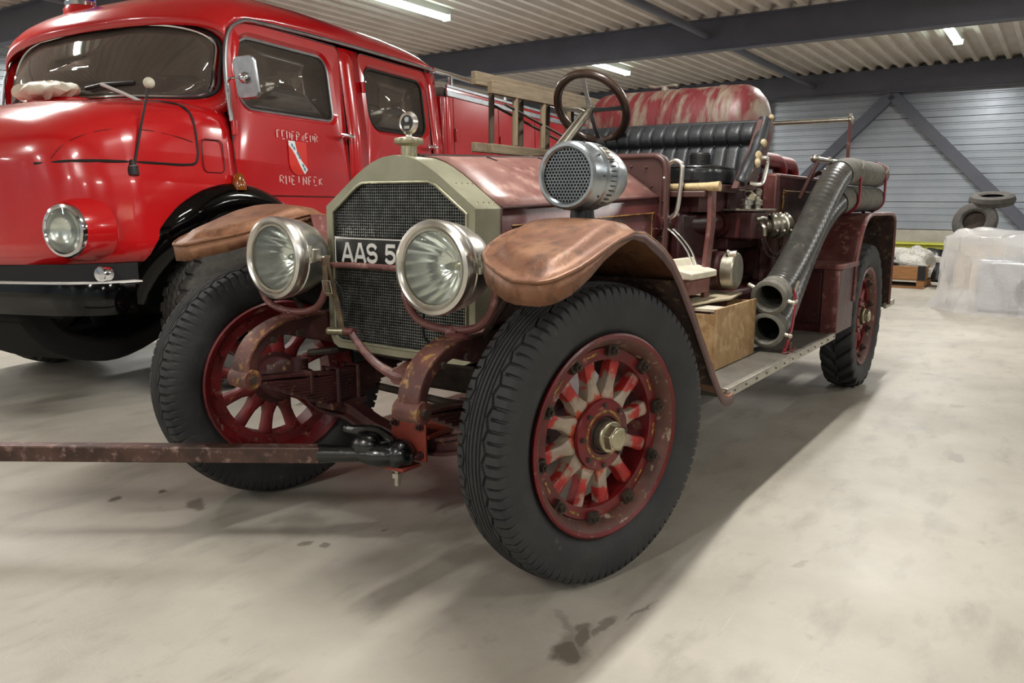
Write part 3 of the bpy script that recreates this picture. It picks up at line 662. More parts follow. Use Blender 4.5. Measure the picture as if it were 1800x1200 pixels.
def stroke(g, pts, w, F):
    for a, b in zip(pts[:-1], pts[1:]):
        d = Vector((b[0]-a[0], b[1]-a[1])); d.normalize(); n = Vector((-d[1], d[0]))*w/2; e = d*w*.25
        q = [(a[0]-e[0]+n[0], a[1]-e[1]+n[1]), (b[0]+e[0]+n[0], b[1]+e[1]+n[1]), (b[0]+e[0]-n[0], b[1]+e[1]-n[1]), (a[0]-e[0]-n[0], a[1]-e[1]-n[1])]
        g.prism(q, F, 0, .0025)
def arc(cx, cy, rx, ry, a0, a1, n=9): return [(cx+rx*math.cos(math.radians(a0+(a1-a0)*k/n)), cy+ry*math.sin(math.radians(a0+(a1-a0)*k/n))) for k in range(n+1)]
CH = {'A': [[(.06, 0), (.44, .94)], [(.56, .94), (.94, 0)], [(.4, .94), (.6, .94)], [(.2, .27), (.8, .27)]],
      'S': [arc(.5, .70, .36, .24, 20, 180)+arc(.5, .70, .36, .24, 180, 255, 4)[1:]+arc(.5, .28, .38, .24, 75, 0, 4)+arc(.5, .28, .38, .24, 0, -165)],
      '5': [[(.86, .93), (.24, .93), (.18, .52)]+arc(.48, .32, .38, .27, 130, -150, 12)]}
for ch, y0 in (('A', .237), ('A', .172), ('S', .112), ('5', .022)):
    W_, H_ = (.058, .078)
    def F(a, b, w, y0=y0): return (-.1046-w, y0-a*W_, 1.012+b*H_)
    g = G()
    for n_, st_ in enumerate(CH[ch]):
        P2 = [(a, .07+.86*b) for a, b in st_]
        for m_ in range(len(P2)-1): stroke(g, P2[m_:m_+2], .17, lambda a, b, w, e=.0003*(m_ % 3)+.00012*n_: F(a, b, w+(e if w > 0 else 0)))
    mk('letter' if ch != '5' else 'digit', g, 'plate_white', pl, sm=0)

# ---- bonnet: four panels and the hinge
def hood_z(y, t): # t 0 front .. 1 rear
    ay = abs(y); base = np.interp(ay, [0, .06, .11, .15, .19, .357], [1.401, 1.394, 1.378, 1.358, 1.335, 1.218]); return base+.052*t
XH0, XH1 = .085, 1.37
for s in (-1, 1):
    ys = [0, .03, .06, .085, .11, .13, .15, .17, .19, .25, .30, .357]
    g = G().grid(lambda i, j: (XH0+(XH1-XH0)*i/8, s*ys[j]*(1+.03*i/8), hood_z(ys[j], i/8)+.003), 9, len(ys))
    h = part('bonnet_top', g, 'bonnet_paint', solid=.004, sm=25)
    for xx in (.42, .80): mk('bonnet_slot', G().box((xx, s*.075, hood_z(.075, (xx-XH0)/1.28)+.006), (.014, .05, .004), Matrix.Rotation(-s*.33, 3, 'X')), 'dark', h)
    g = G().grid(lambda i, j: (XH0+(XH1-XH0)*i/8, s*(.357*(1+.03*i/8)+.002), (1.218+.052*i/8)*(1-j)+.80*j), 9, 2)
    sd = part('bonnet_side', g, 'maroon_side', solid=.004)
    e = Vector((0, s*.006, 0))
    zt = 1.15; y_ = s*.366
    for (a, b) in (((.14, 1.155), (1.32, 1.195)), ((.14, .86), (1.32, .86)), ((.14, .86), (.14, 1.155)), ((1.30, .86), (1.30, 1.195))):
        yy0 = s*(.357*(1+.03*(a[0]-XH0)/1.285)+.0055); yy1 = s*(.357*(1+.03*(b[0]-XH0)/1.285)+.0055)
        g = G().cyl((a[0], yy0, a[1]), (b[0], yy1, b[1]), .0032, n=6); mk('gold_line', g, 'gold', sd)
    for k in range(13):
        a = .42+.055*k; g = G().grid(lambda i, j: (a+.018*i, s*(.357*(1+.03*(a-XH0)/1.285)+.004+.008*i), .92+.14*j), 2, 2); mk('louvre', g, 'maroon_side', sd, solid=.002)
    mk('bonnet_edge', G().tube([(XH0, s*.359, 1.218), (XH1, s*.37, 1.27)], .006, 8), 'maroon_side', sd)
part('bonnet_hinge', G().tube([(.06, 0, 1.405), (XH1, 0, 1.458)], .007, 8), 'maroon')
part('bonnet_shelf', G().bx(.05, 1.37, .36, .42, .79, .81).bx(.05, 1.37, -.42, -.36, .79, .81), 'maroon')
# ---- dashboard panel
poly = rrect(-.415, .415, .86, 1.478, (.01, .01, .075, .075), 6)
db = part('dashboard', G().prism(poly, lambda a, b, w: (1.375+w, a, b), 0, .028), 'dash_brown', bevel=.004)
po, pi = rrect(-.41, .41, .865, 1.473, (.01, .01, .072, .072), 6), rrect(-.385, .385, .885, 1.45, (.01, .01, .055, .055), 6)
mk('edge_band', G().ring([(1.372, a, b) for a, b in po], [(1.372, a, b) for a, b in pi]), 'dash_brown', db, solid=.005)
for (yy, zz) in ((-.30, 1.41), (-.22, 1.415), (-.33, 1.32), (-.395, 1.36), (-.395, 1.25), (-.395, 1.17), (-.395, 1.08), (-.395, .98), (-.26, 1.33), (-.1, 1.44)):
    mk('screw', G().sph((1.371, yy, zz), .006, 10, 6), 'iron_dark' if zz != 1.36 else 'plate_white', db)
part('grab_handle', G().tube(smooth([(1.40, -.40, 1.425), (1.40, -.43, 1.44), (1.40, -.465, 1.425), (1.40, -.472, 1.385), (1.40, -.463, 1.27), (1.40, -.45, 1.20), (1.40, -.425, 1.175), (1.40, -.40, 1.175)], 5), .011, 10), 'nickel')
part('toe_board', G().box((1.55, 0, 1.02), (.45, .8, .02), Matrix.Rotation(.5, 3, 'Y')), 'maroon')
for q_ in (0, .05): part('control_cable', G().tube(smooth([(1.39+q_, -.40, 1.13), (1.40+q_, -.45, 1.09), (1.38+q_, -.52, 1.02), (1.36+q_, -.56, .95), (1.36+q_, -.58, .88)], 5), .0065, 8), 'nickel')

# ---- front fenders (mudguards): crowned lobe in front, strip running down to the running board
FX = [-.530, -.524, -.515, -.50, -.472, -.42, -.36, -.284, -.19, -.10, -.02, .063, .13, .20, .265, .331, .40, .479, .545, .611, .69, .75, .79, .82, .85]
FZ = [1.034, 1.036, 1.038, 1.043, 1.053, 1.067, 1.085, 1.107, 1.132, 1.150, 1.146, 1.119, 1.09, 1.05, .995, .928, .86, .771, .70, .625, .545, .500, .487, .485, .490]
FO = [-.905, -.915, -.925, -.938, -.950, -.960, -.962, -.96, -.957, -.956]+[-.955]*15
FI = [-.83, -.815, -.80, -.775, -.73, -.664, -.61, -.572, -.553, -.547, -.543, -.54]+[-.535]*13
NT = 45
_o = FX; FXd = [_o[0]+.0*k for k in range(0)]
for a, b in zip(_o[:-1], _o[1:]):
    m_ = max(1, int((b-a)/.016)); FXd += [a+(b-a)*k/m_ for k in range(m_)]
FXd.append(_o[-1]); FZ, FO, FI = ([float(q) for q in np.interp(FXd, _o, A_)] for A_ in (FZ, FO, FI)); FX = FXd
NI = FX.index(-.10); NJ = min(range(len(FX)), key=lambda k: abs(FX[k]-.265))
def fend(i, j):
    x, z, yo, yi = FX[i], FZ[i], FO[i], FI[i]; t = j/(NT-1); y = yo+(yi-yo)*t
    tipx = np.interp(-y, [.55, .573, .61, .664, .73, .775, .83, .905, .938, .955, .962], [-.2, -.284, -.36, -.42, -.472, -.5, -.53, -.53, -.50, -.45, -.36])
    S_ = lambda d: (lambda q: q*q*(3-2*q))(max(0, min(1, (d-.028)/.045)))
    lob = max(0, min(1, (.16-x)/.3)); lob = lob*lob*(3-2*lob); q = S_(abs(y-yo))*S_(abs(yi-y))*S_(max(0, x-tipx)*.8)
    crown = .022*math.sin(PI*t)*min(1, max(0, (x+.3)/.3))
    return x, y, z+lob*.026*q+crown
def skirt_h(x, outer): return float(np.interp(x, [-.53, -.45, -.36, -.28, -.1, .1], [.062, .058, .045, .028, .016, .014] if outer else [.062, .060, .055, .045, .03, .02]))
fg = G().grid(fend, len(FX), NT)
def skirt(edge, outer):
    g = G(); n = len(edge)
    g.grid(lambda i, j: (edge[i][0], edge[i][1]+(.004 if outer else -.004)*j, edge[i][2]-skirt_h(edge[i][0], outer)*j), n, 2); return g
eo = [fend(i, 0) for i in range(len(FX)) if FX[i] < .9]; ei = [fend(i, NT-1) for i in range(len(FX)) if FX[i] < .25]
tip = [fend(0, j) for j in range(NT)]
sg = G(); edge = list(reversed(eo))+tip[1:-1]+ei
sg.grid(lambda i, j: (edge[i][0]+(.01 if i in range(len(eo)-6, len(eo)+NT) else 0)*j, edge[i][1], edge[i][2]-(skirt_h(edge[i][0], i < len(eo))*j)), len(edge), 2)
en = [Vector(p) for p in eo]; bandn = []
for k in range(len(en)):
    t_ = (en[min(k+1, len(en)-1)]-en[max(k-1, 0)]); t_.y = 0; t_.normalize(); bandn.append(Vector((-t_.z, 0, t_.x))*-1)
rimg = G().grid(lambda i, j: en[i]+Vector((0, -.003, 0))+bandn[i]*(.036*j*min(1, max(0, (FX[i]+.25)/.3))), len(en), 2)
bead = G().tube([(p[0], p[1], p[2]) for p in edge], .006, 8)
apron = G().grid(lambda i, j: (FX[i+NI], -.538+.12*j, FZ[i+NI]*(1-j)+.8*j if FZ[i+NI] > .8 else FZ[i+NI]), len(FX)-NI, 2)
def back_set(x, y, z):     # the far mudguard sits a little further back and higher
    k = max(0, min(1, (.42-x)/.3)); k2 = max(0, min(1, (-.2-x)/.33)); return x+.112*k, y-.09*k2*(y-.55)/.4, z+.035*k
def fender(mir):
    f = lambda q: q.mir().warp(back_set) if mir else q
    o = part('front_fender', f(fg), 'rust_fender', solid=.003, sm=40)
    o['label'] = 'rusty front mudguard over the ' + ('far' if mir else 'near') + ' wheel'
    mk('fender_skirt', f(sg), 'rust_fender', o, solid=.003); mk('fender_bead', f(bead), 'rust_fender', o)
    mk('fender_apron', f(apron), 'maroon_worn' if mir else 'maroon', o, solid=.003); mk('fender_flange', f(rimg), 'dash_brown', o, solid=.004)
    s = 1 if mir else -1
    mk('fender_stay', G().tube([(.1, s*.40, .8), (.1, s*.5, 1.0), (.08, s*.7, 1.125)], .014, 8).tube([(-.12, s*.42, .78), (-.13, s*.55, .95), (-.14, s*.7, 1.14)], .012, 8), 'rust_dark', o)
    # mud-caked lining seen under the falling rear part
    g = G().grid(lambda i, j: (FX[i+NJ]-.008, s*(.945-.40*j/4), FZ[i+NJ]-.010), len(FX)-NJ-8, 5); mk('fender_lining', g.warp(back_set) if mir else g, 'rust_dark', o, solid=.003)
    for (xx, yy) in ((.09, .72), (-.02, .88)):
        i = int(np.argmin([abs(q-xx) for q in FX])); z = np.interp(xx, FX, FZ)+.02; mk('fender_bolt', G().sph((xx, s*yy, z), (.012, .012, .006), 10, 6), 'iron_dark', o)
    return o
fender(False); fender(True)
# ---- siren on the near mudguard
sc = Vector((-.075, -.715, 1.318))
def lat(prof, n=48): return G().lathe([(r, h) for r, h in prof], n, sc, (1, 0, 0))
si = part('siren', lat([(.082, .0), (.088, -.008), (.096, -.008), (.103, .0), (.104, .012), (.106, .03), (.106, .055), (.102, .06), (.102, .075), (.107, .08), (.107, .135), (.104, .14), (.104, .15), (.101, .165), (.094, .21), (.08, .255), (.055, .285), (.02, .297), (0, .298)]), 'siren_alu')
mk('grille_backing', lat([(.084, .018), (0, .018)]), 'dark', si)
g = G(); p_ = .0112; rh = .0043
for a in range(-9, 10):
    for b in range(-9, 10):
        y_ = (a+b*.5)*p_; z_ = b*p_*.866
        if math.hypot(y_, z_) > .0825: continue
        O_, I_ = [], []
        for k in range(12):
            t = 2*PI*k/12+PI/6; rad = p_*.5/math.cos(((t-PI/6+PI/6) % (PI/3))-PI/6) if False else p_*.5/max(math.cos((t % (PI/3))-PI/6), .8)
            O_.append((sc[0]+.003, sc[1]+y_+rad*math.cos(t), sc[2]+z_+rad*math.sin(t))); I_.append((sc[0]+.003, sc[1]+y_+rh*math.cos(t), sc[2]+z_+rh*math.sin(t)))
        g.ring(O_, I_)
stuff(mk('perforated_grille', g, 'siren_alu', si, sm=0, fix=False))
g = G()
for k in range(44):
    a = 2*PI*k/44
    if 8 <= k % 44 <= 14: continue
    d = Vector((0, math.cos(a), math.sin(a))); g.box(sc+d*.1085+Vector((.107, 0, 0)), (.026, .003, .0045), Matrix.Rotation(a-PI/2, 3, 'X'))
stuff(mk('vent_slots', g, 'iron_dark', si, sm=0))
mk('maker_plate', G().grid(lambda i, j: (sc[0]+.083+.045*i, sc[1]+.1085*math.cos(2.35+.1*j+PI/2+.2), sc[2]+.1085*math.sin(2.35-.7*j/6)), 2, 7) if False else G().grid(lambda i, j: (sc[0]+.082+.05*i, sc[1]-.1085*math.sin(.62+.45*j/6), sc[2]+.1085*math.cos(.62+.45*j/6)), 2, 7), 'nickel_dull', si, solid=.002)
for k in range(10):
    a = 2*PI*k/10; mk('screw', G().sph(sc+Vector((.045, .1065*math.cos(a), .1065*math.sin(a))), .004, 8, 5), 'iron_dark', si)
mk('siren_foot', G().lathe([(.055, -.155), (.055, -.145), (.04, -.138), (.036, -.09)], 24, sc+Vector((.1, 0, 0)), (0, 0, 1)), 'black_plastic', si)
mk('siren_bracket', G().bx(sc[0]-.02, sc[0]+.22, sc[1]-.075, sc[1]+.075, 1.163, 1.17), 'iron_dark', si, bevel=.002)
for (a, b) in ((-.01, -.06), (.2, -.06), (-.01, .06), (.2, .06), (.26, -.05), (.26, .05)): mk('bracket_bolt', G().sph((sc[0]+a, sc[1]+b, 1.172), .008, 8, 5), 'iron_dark', si)

# ---- headlamps
def headlamp(s):
    c = Vector((-.287, s*.378+.018, 1.03)); lt = lambda p, n=56: G().lathe(p, n, c, (1, 0, 0))
    o = part('headlamp', lt([(.122, -.008), (.126, -.016), (.136, -.022), (.148, -.016), (.153, -.002), (.152, .012), (.146, .018), (.146, .03), (.149, .034), (.147, .05), (.138, .1), (.118, .15), (.085, .187), (.045, .205), (0, .208)]), 'nickel')
    o['label'] = 'round nickel headlamp ' + ('in front of the far wheel' if s > 0 else 'beside the rusty near mudguard')
    mk('bezel_step', lt([(.115, -.004), (.117, -.012), (.124, -.012), (.126, -.004)]), 'nickel_dull', o)
    PB = [(.121, .002), (.112, .03), (.095, .066), (.07, .098), (.04, .118), (.014, .124), (.004, .124)]
    mk('reflector', G().grid(lambda i, j: c+Vector((PB[i][1], (PB[i][0]*(1+.022*math.sin(j*PI/3)*(1 if 0 < i < 6 else 0)))*math.cos(2*PI*j/108), (PB[i][0]*(1+.022*math.sin(j*PI/3)*(1 if 0 < i < 6 else 0)))*math.sin(2*PI*j/108))), 7, 108, False, True), 'mirror_bowl', o, sm=80)
    mk('lens', lt([(.121, -.004), (.10, -.009), (.06, -.013), (0, -.015), ]), 'lamp_glass', o)
    mk('bulb', G().sph(c+Vector((.08, 0, 0)), (.022, .012, .012), 14, 8), 'lamp_glass', o)
    mk('bulb_socket', G().cyl(c+Vector((.09, 0, 0)), c+Vector((.124, 0, 0)), .014, n=14), 'brass_dull', o)
    e = -1 if s > 0 else -1
    for q in (-1, 1):
        mk('trunnion', G().cyl(c+Vector((.07, q*.138, 0)), c+Vector((.07, q*.185, 0)), .012, n=12).box(c+Vector((.05, q*.158, .012)), (.04, .02, .05)), 'nickel_dull', o, bevel=.003)
        for zz in (-.012, .03): mk('clamp_screw', G().cyl(c+Vector((.02, q*.168, zz)), c+Vector((.02, q*.168, zz+.02)), .007, n=8), 'nickel_dull', o)
    pts = [c+Vector((.07, q, z)) for q, z in ((-.185, .005), (-.19, -.06), (-.178, -.125), (-.14, -.175), (-.08, -.198), (0, -.205), (.08, -.198), (.14, -.175), (.178, -.125), (.19, -.06), (.185, .005))]
    b = part('lamp_bracket', G().tube(smooth(pts, 4), .0135, 10).cyl(c+Vector((.07, 0, -.205)), (c[0]+.07, s*.40, .81), .02, .024, 14).lathe([(.045, 0), (.045, .012), (.028, .022)], 18, (c[0]+.07, s*.40, .80), (0, 0, 1)), 'maroon_worn')
    part('lamp_wire', G().tube(smooth([c+Vector((.12, -s*.12, -.06)), c+Vector((.16, -s*.17, -.12)), c+Vector((.15, -s*.17, -.26)), (-.02, s*.24, .70)], 5), .005, 6), 'rubber_seal')
headlamp(-1); headlamp(1)
part('cross_rod', G().tube(smooth([(-.217, .21, 1.008), (-.217, .1, 1.014), (-.217, -.1, 1.014), (-.217, -.175, 1.008)], 4), .010, 10), 'maroon_worn')
# ---- leather strap holding the starting crank
stp = part('crank_strap', G().sweep(smooth([(-.225, .185, 1.045), (-.235, .183, 1.02), (-.222, .178, .95), (-.20, .17, .86), (-.19, .165, .79), (-.18, .163, .755)], 4), [(-.014, .002), (.014, .002), (.014, -.002), (-.014, -.002)], (0, 1, 0)), 'strap_old')
mk('buckle', G().tube([(-.242, .200, .955), (-.242, .160, .955), (-.235, .157, .91), (-.235, .197, .91)], .0035, 6, closed=True), 'nickel_dull', stp)
mk('strap_end', G().sweep([(-.236, .190, 1.01), (-.24, .186, .96), (-.232, .183, .90)], [(-.012, .002), (.012, .002), (.012, -.002), (-.012, -.002)], (0, 1, 0)), 'strap_old', stp)
cr = part('starting_crank', G().tube(smooth([(-.19, .115, .772), (-.19, .09, .74), (-.17, .02, .665), (-.15, -.055, .625), (-.13, -.085, .62)], 4), [.012, .014, .016, .02, .022], 10).cyl((-.19, .10, .77), (-.19, .145, .768), .014, n=12).cyl((-.155, -.075, .62), (-.0, -.02, .63), .03, n=16), 'maroon_worn')
mk('crank_grip', G().cyl((-.19, .145, .768), (-.19, .225, .762), .016, .014, 14).sph((-.19, .228, .762), .015, 12, 6), 'brass_dull', cr)

# ---- steering column and wheel (right-hand drive)
q0 = Vector((1.45, .30, 1.44)); q1 = Vector((1.885, .30, 1.762)); dc = (q1-q0).normalized()
part('steering_column', G().cyl(q0-dc*.5, q1, .022, n=14).cyl(q0+Vector((-.02, .035, .0)), q1+Vector((-.03, .035, -.02)), .009, n=8), 'nickel_dull')
uw = Vector((0, 1, 0)); vw = dc.cross(uw).normalized()
sw = part('steering_wheel', G().torus(q1+dc*.02, dc, .212, .024, 56, 14), 'walnut')
for k in range(4):
    a = PI/2*k+.05; d = uw*math.cos(a)+vw*math.sin(a); pr = d.cross(dc)
    g = G(); vs = []
    for r, w, h in ((.02, .016, -.0), (.1, .011, .004), (.17, .012, .012), (.208, .018, .018)):
        p = q1+d*r+dc*h; vs += [p+pr*w+dc*.004, p-pr*w+dc*.004, p-pr*w-dc*.004, p+pr*w-dc*.004]
    g.add(vs, [(4*i+k2, 4*i+(k2+1) % 4, 4*i+4+(k2+1) % 4, 4*i+4+k2) for i in range(3) for k2 in range(4)])
    mk('spoke', g, 'alu', sw)
mk('wheel_hub', G().cyl(q1-dc*.02, q1+dc*.018, .03, .026, 18), 'nickel_dull', sw)
mk('throttle_lever', G().tube([q1-dc*.03, q1-dc*.03+uw*.05+vw*.03, q1-dc*.03+uw*.13+vw*.04], .007, 8).tube([q1-dc*.06, q1-dc*.06+uw*.07-vw*.05, q1-dc*.06+uw*.11-vw*.09], .007, 8), 'nickel_dull', sw)

# ---- seat: buttoned back, cushion, torn side roll
ZS, ZT = 1.345, 1.665
def back(i, j):
    u = i/192; t = j/28; y = -.60+1.15*u; z = ZS+(ZT-ZS)*t; x = 1.97+.12*t
    pl_ = 1-math.exp(-4.5*abs(math.sin(PI*u*16))); puff = .016*pl_*(1 if t < .64 else .8)
    puff += .046*max(0, math.sin(PI*min(1, max(0, (t-.64)/.40))))**.8+.006
    if .58 < t < .66: puff -= .009
    return x-puff, y, z
sb = part('seat_backrest', G().grid(back, 193, 29), 'leather', sm=60)
mk('back_board', G().add([(1.975, -.6, 1.3), (1.975, .55, 1.3), (2.10, .55, 1.665), (2.10, -.6, 1.665), (2.03, -.6, 1.3), (2.03, .55, 1.3), (2.14, .55, 1.655), (2.14, -.6, 1.655)], [(0,1,2,3),(4,5,6,7),(0,1,5,4),(2,3,7,6),(0,3,7,4),(1,2,6,5)]), 'leather', sb)
for k in range(17):
    x, y, z = back(int(192*k/16), 17); mk('button', G().sph((x-.004, y, z+.005), .009, 10, 6), 'leather_black', sb)
mk('top_roll', G().tube([(2.10, -.61, 1.664), (2.095, -.2, 1.667), (2.10, .56, 1.664)], .016, 12), 'leather', sb)
sr = part('seat_side', G().prism([(1.70, 1.315), (1.80, 1.40), (1.92, 1.50), (2.06, 1.68), (2.14, 1.675), (2.10, 1.5), (2.0, 1.315)], lambda a, b, w: (a, w, b), -.635, -.60), 'dash_brown', bevel=.006)
rl = mk('side_roll', G().tube(smooth([(2.10, -.628, 1.675), (2.04, -.632, 1.60), (1.95, -.636, 1.51), (1.84, -.636, 1.42), (1.78, -.632, 1.365), (1.76, -.63, 1.34)], 5), [.034, .032, .036, .028, .032, .026, .03, .024], 14), 'leather', sr)
for c_, r_ in (((1.915, -.664, 1.478), (.035, .016, .03)), ((1.985, -.665, 1.55), (.03, .016, .022)), ((2.10, -.662, 1.688), (.02, .014, .016)), ((1.88, -.672, 1.445), (.026, .015, .024))):
    mk('torn_stuffing', G().sph(c_, r_, 12, 8), 'stuffing', sr)
bothE('seat_handle', G().tube(smooth([(1.93, -.64, 1.475), (1.96, -.685, 1.475), (1.985, -.69, 1.455), (1.945, -.69, 1.375), (1.905, -.685, 1.342), (1.87, -.64, 1.345)], 5), .011, 10), 'nickel')
def cush(i, j):
    a = 2*PI*i/40; t = j/8; c, s = math.cos(a), math.sin(a); c = math.copysign(abs(c)**.35, c); s = math.copysign(abs(s)**.35, s)
    k = [0, .96, 1., 1., 1.0, 1., .985, .95, 0][j]; z = [1.335, 1.335, 1.342, 1.36, 1.385, 1.405, 1.418, 1.428, 1.436][j]
    return 1.74+.22*c*k, -.03+.54*s*k, z
cu_ = part('seat_cushion', G().grid(cush, 40, 9, True), 'leather_black', sm=60)
mk('piping', G().tube([cush(i, 6) for i in range(40)], .006, 6, closed=True), 'leather_black', cu_)
part('seat_base', G().bx(1.50, 2.0, -.58, .55, 1.299, 1.335).bx(1.42, 1.50, -.58, .55, 1.27, 1.299), 'dash_brown', bevel=.005)
part('seat_riser', G().bx(1.55, 1.95, -.50, .5, 1.20, 1.30), 'maroon_side')
bothE('seat_post', G().sweep([(1.50, -.585, 1.32), (1.47, -.60, 1.15), (1.43, -.60, .96), (1.43, -.60, .80)], [(-.01, .035), (.01, .035), (.01, -.035), (-.01, -.035)], (0, 1, 0)), 'maroon_worn', bevel=.003)

# ---- water tank lying across behind the seat
def tk(n=48): return G().lathe([(0, -.56), (.06, -.557), (.12, -.545), (.18, -.52), (.225, -.48), (.245, -.44), (.25, -.40), (.25, .40), (.245, .44), (.225, .48), (.18, .52), (.12, .545), (0, .56)], n, (2.40, 0, 1.66), (0, 1, 0))
tn = part('water_tank', tk(), 'tank_red')
for yy in (-.30, -.06, .03, .34): mk('tank_band', G().lathe([(.251, -.012), (.255, -.012), (.255, .012), (.251, .012)], 48, (2.40, yy, 1.66), (0, 1, 0)), 'tank_red', tn)
mk('filler_valve', G().cyl((2.36, .06, 1.905), (2.36, .06, 1.925), .02, n=12).tube([(2.36, .16, 1.935), (2.36, .12, 1.925), (2.36, .06, 1.928), (2.36, .0, 1.93), (2.36, -.02, 1.925)], .010, 8), 'nickel_dull', tn)
mk('tank_cradle', G().bx(2.2, 2.6, -.38, -.32, 1.36, 1.46).bx(2.2, 2.6, .32, .38, 1.36, 1.46), 'maroon', tn)

# ---- bodywork behind the seat
part('pump_housing', G().bx(1.45, 2.40, -.46, .46, .80, 1.20), 'maroon', bevel=.02)
bd = part('body_front', G().bx(1.93, 2.46, -.52, .52, 1.0, 1.40), 'maroon_side', bevel=.01)
hb = part('hose_body', G().bx(2.44, 4.15, -.60, .60, .80, 1.405), 'maroon_side', bevel=.012)
mk('body_rim', G().tube([(2.44, -.60, 1.405), (4.15, -.60, 1.405), (4.15, .60, 1.405), (2.44, .60, 1.405)], .012, 8, closed=True), 'maroon_worn', hb)
mk('corner_post', G().bx(2.42, 2.50, -.612, -.54, .80, 1.41), 'maroon_worn', hb, bevel=.006)
def gl(a, b, r=.0045): mk('gold_line', G().tube([(p[0], -.604, p[1]) for p in (a, b)], r, 6), 'gold', hb)
gl((2.60, 1.32), (3.6, 1.32)); gl((2.60, 1.32), (2.60, .92))
for k in range(9):   # gilt scroll ornament in the panel corner
    a = k*.7; pts = [(2.62+.02*k*.3+.035*math.cos(a+t*.5), -.604, 1.30-.02*k+.03*math.sin(a+t*.5)) for t in range(6)]
    mk('gilt_scroll', G().tube(pts, .0035, 6), 'gold', hb)
part('body_lower', G().bx(1.45, 3.0, -.50, .5, .55, .84), 'maroon', bevel=.015)
part('side_pipe', G().cyl((1.36, -.34, 1.14), (1.85, -.47, 1.14), .06, n=20).cyl((1.85, -.47, 1.14), (2.1, -.50, 1.14), .072, n=20), 'maroon')
mk('pipe_plate', G().bx(1.62, 1.72, -.545, -.538, .985, 1.015), 'brass_dull', hb)
# valve block with levers and capped outlet
vb = part('valve_block', G().cyl((2.0, -.45, 1.13), (2.0, -.62, 1.13), .085, n=20).bx(1.90, 2.16, -.66, -.50, 1.06, 1.205), 'maroon_side', bevel=.01)
mk('valve_plate', G().bx(1.88, 2.22, -.68, -.5, 1.205, 1.217), 'nickel_dull', vb, bevel=.002)
for xx in (1.97, 2.13):
    mk('valve_stem', G().lathe([(.022, 1.217), (.022, 1.235), (.032, 1.238), (.032, 1.262), (.02, 1.266), (.018, 1.285), (.024, 1.29), (.026, 1.31), (.016, 1.325), (0, 1.327)], 16, (xx, -.60, 0), (0, 0, 1)), 'nickel_dull' if xx > 2 else 'nickel', vb)
mk('valve_lever', G().tube([(1.97, -.60, 1.295), (1.90, -.645, 1.288), (1.83, -.675, 1.276), (1.80, -.68, 1.276)], [.014, .016, .019, .015], 10), 'brass_dull', vb)
mk('drain_tap', G().tube([(1.93, -.665, 1.165), (1.99, -.68, 1.17), (2.05, -.68, 1.165)], .010, 8).tube([(2.0, -.66, 1.15), (1.99, -.69, 1.12), (2.0, -.69, 1.08)], .014, 8), 'nickel_dull', vb)
oc = part('outlet_cap', G().lathe([(.045, .0), (.045, .08), (.062, .085), (.066, .095), (.066, .13), (.056, .135), (.056, .145), (.07, .15), (.07, .18), (.058, .185), (.058, .20), (.066, .205), (.066, .245), (.058, .25), (0, .252)], 28, (2.12, -.60, 1.125), (.92, -.39, 0)), 'nickel_dull')
for h, rr_ in ((.11, .066), (.165, .07), (.225, .066)):
    for k in range(4):
        a = PI/2*k+.4; d = Vector((.92, -.39, 0)).normalized(); u_ = Vector((.39, .92, 0)).normalized(); c = Vector((2.12, -.60, 1.125))+d*h+u_*rr_*math.cos(a)+Vector((0, 0, rr_*math.sin(a)))
        mk('cap_lug', G().sph(c, .012, 8, 6), 'nickel_dull', oc)
def chain(pts, parent, r=.0055):
    P_ = smooth(pts, 9)
    for k in range(len(P_)-1):
        a, b = P_[k], P_[k+1]; d = (b-a); L_ = d.length*.72; d.normalize(); s_ = Vector((0, 1, 0)) if k % 2 else d.cross(Vector((0, 1, 0))).normalized(); c = (a+b)/2
        mk('chain_link', G().tube([c+d*L_, c+d*L_*.5+s_*r, c-d*L_*.5+s_*r, c-d*L_, c-d*L_*.5-s_*r, c+d*L_*.5-s_*r], .0022, 5, closed=True), 'iron_dark', parent)
chain([(2.0, -.68, 1.06), (2.05, -.69, .99), (2.15, -.70, .955), (2.27, -.70, 1.0), (2.34, -.69, 1.07)], oc)
chain([(2.1, -.66, 1.06), (2.12, -.69, 1.0), (2.18, -.70, .97)], oc)
ic = part('suction_inlet', G().lathe([(.07, -.22), (.07, -.06), (.088, -.055), (.092, -.045), (.092, .0), (.085, .005), (.075, .012)], 36, (1.60, -.62, .92), (0, -1, 0)), 'maroon')
mk('inlet_cap', G().lathe([(.078, .012), (.088, .016), (.088, .07), (.082, .076), (0, .078)], 36, (1.60, -.62, .92), (0, -1, 0)), 'nickel_dull', ic)
mk('cap_lug', G().cyl((1.56, -.66, 1.0), (1.565, -.70, 1.005), .018, n=12).sph((1.55, -.66, 1.012), .012, 10, 6), 'nickel', ic)
part('white_step', G().prism([(-.52, .99), (-.545, .99), (-.56, .955), (-.655, .935), (-.655, .905), (-.52, .905)], lambda a, b, w: (w, a, b), 1.12, 1.43), 'white_rubbed', bevel=.006)
part('step_box', G().bx(1.14, 1.41, -.63, -.46, .83, .905), 'maroon_worn', bevel=.008)
part('low_casing', G().sweep([(1.0, -.52, .70), (1.6, -.54, .70), (2.5, -.54, .70)], [(-.08, .1), (.06, .1), (.06, -.1), (-.08, -.1)], (0, 1, 0)), 'maroon_side', bevel=.03)
for (x0, yy) in ((2.60, -.42), (3.02, -.38)):
    part('red_pipe', G().tube(smooth([(x0-.1, yy, 1.51), (x0+.35, yy, 1.515), (x0+.47, yy, 1.505), (x0+.53, yy, 1.46), (x0+.54, yy, 1.40)], 5), .046, 16).cyl((x0+.54, yy, 1.40), (x0+.54, yy, 1.415), .06, n=16), 'pipe_red')

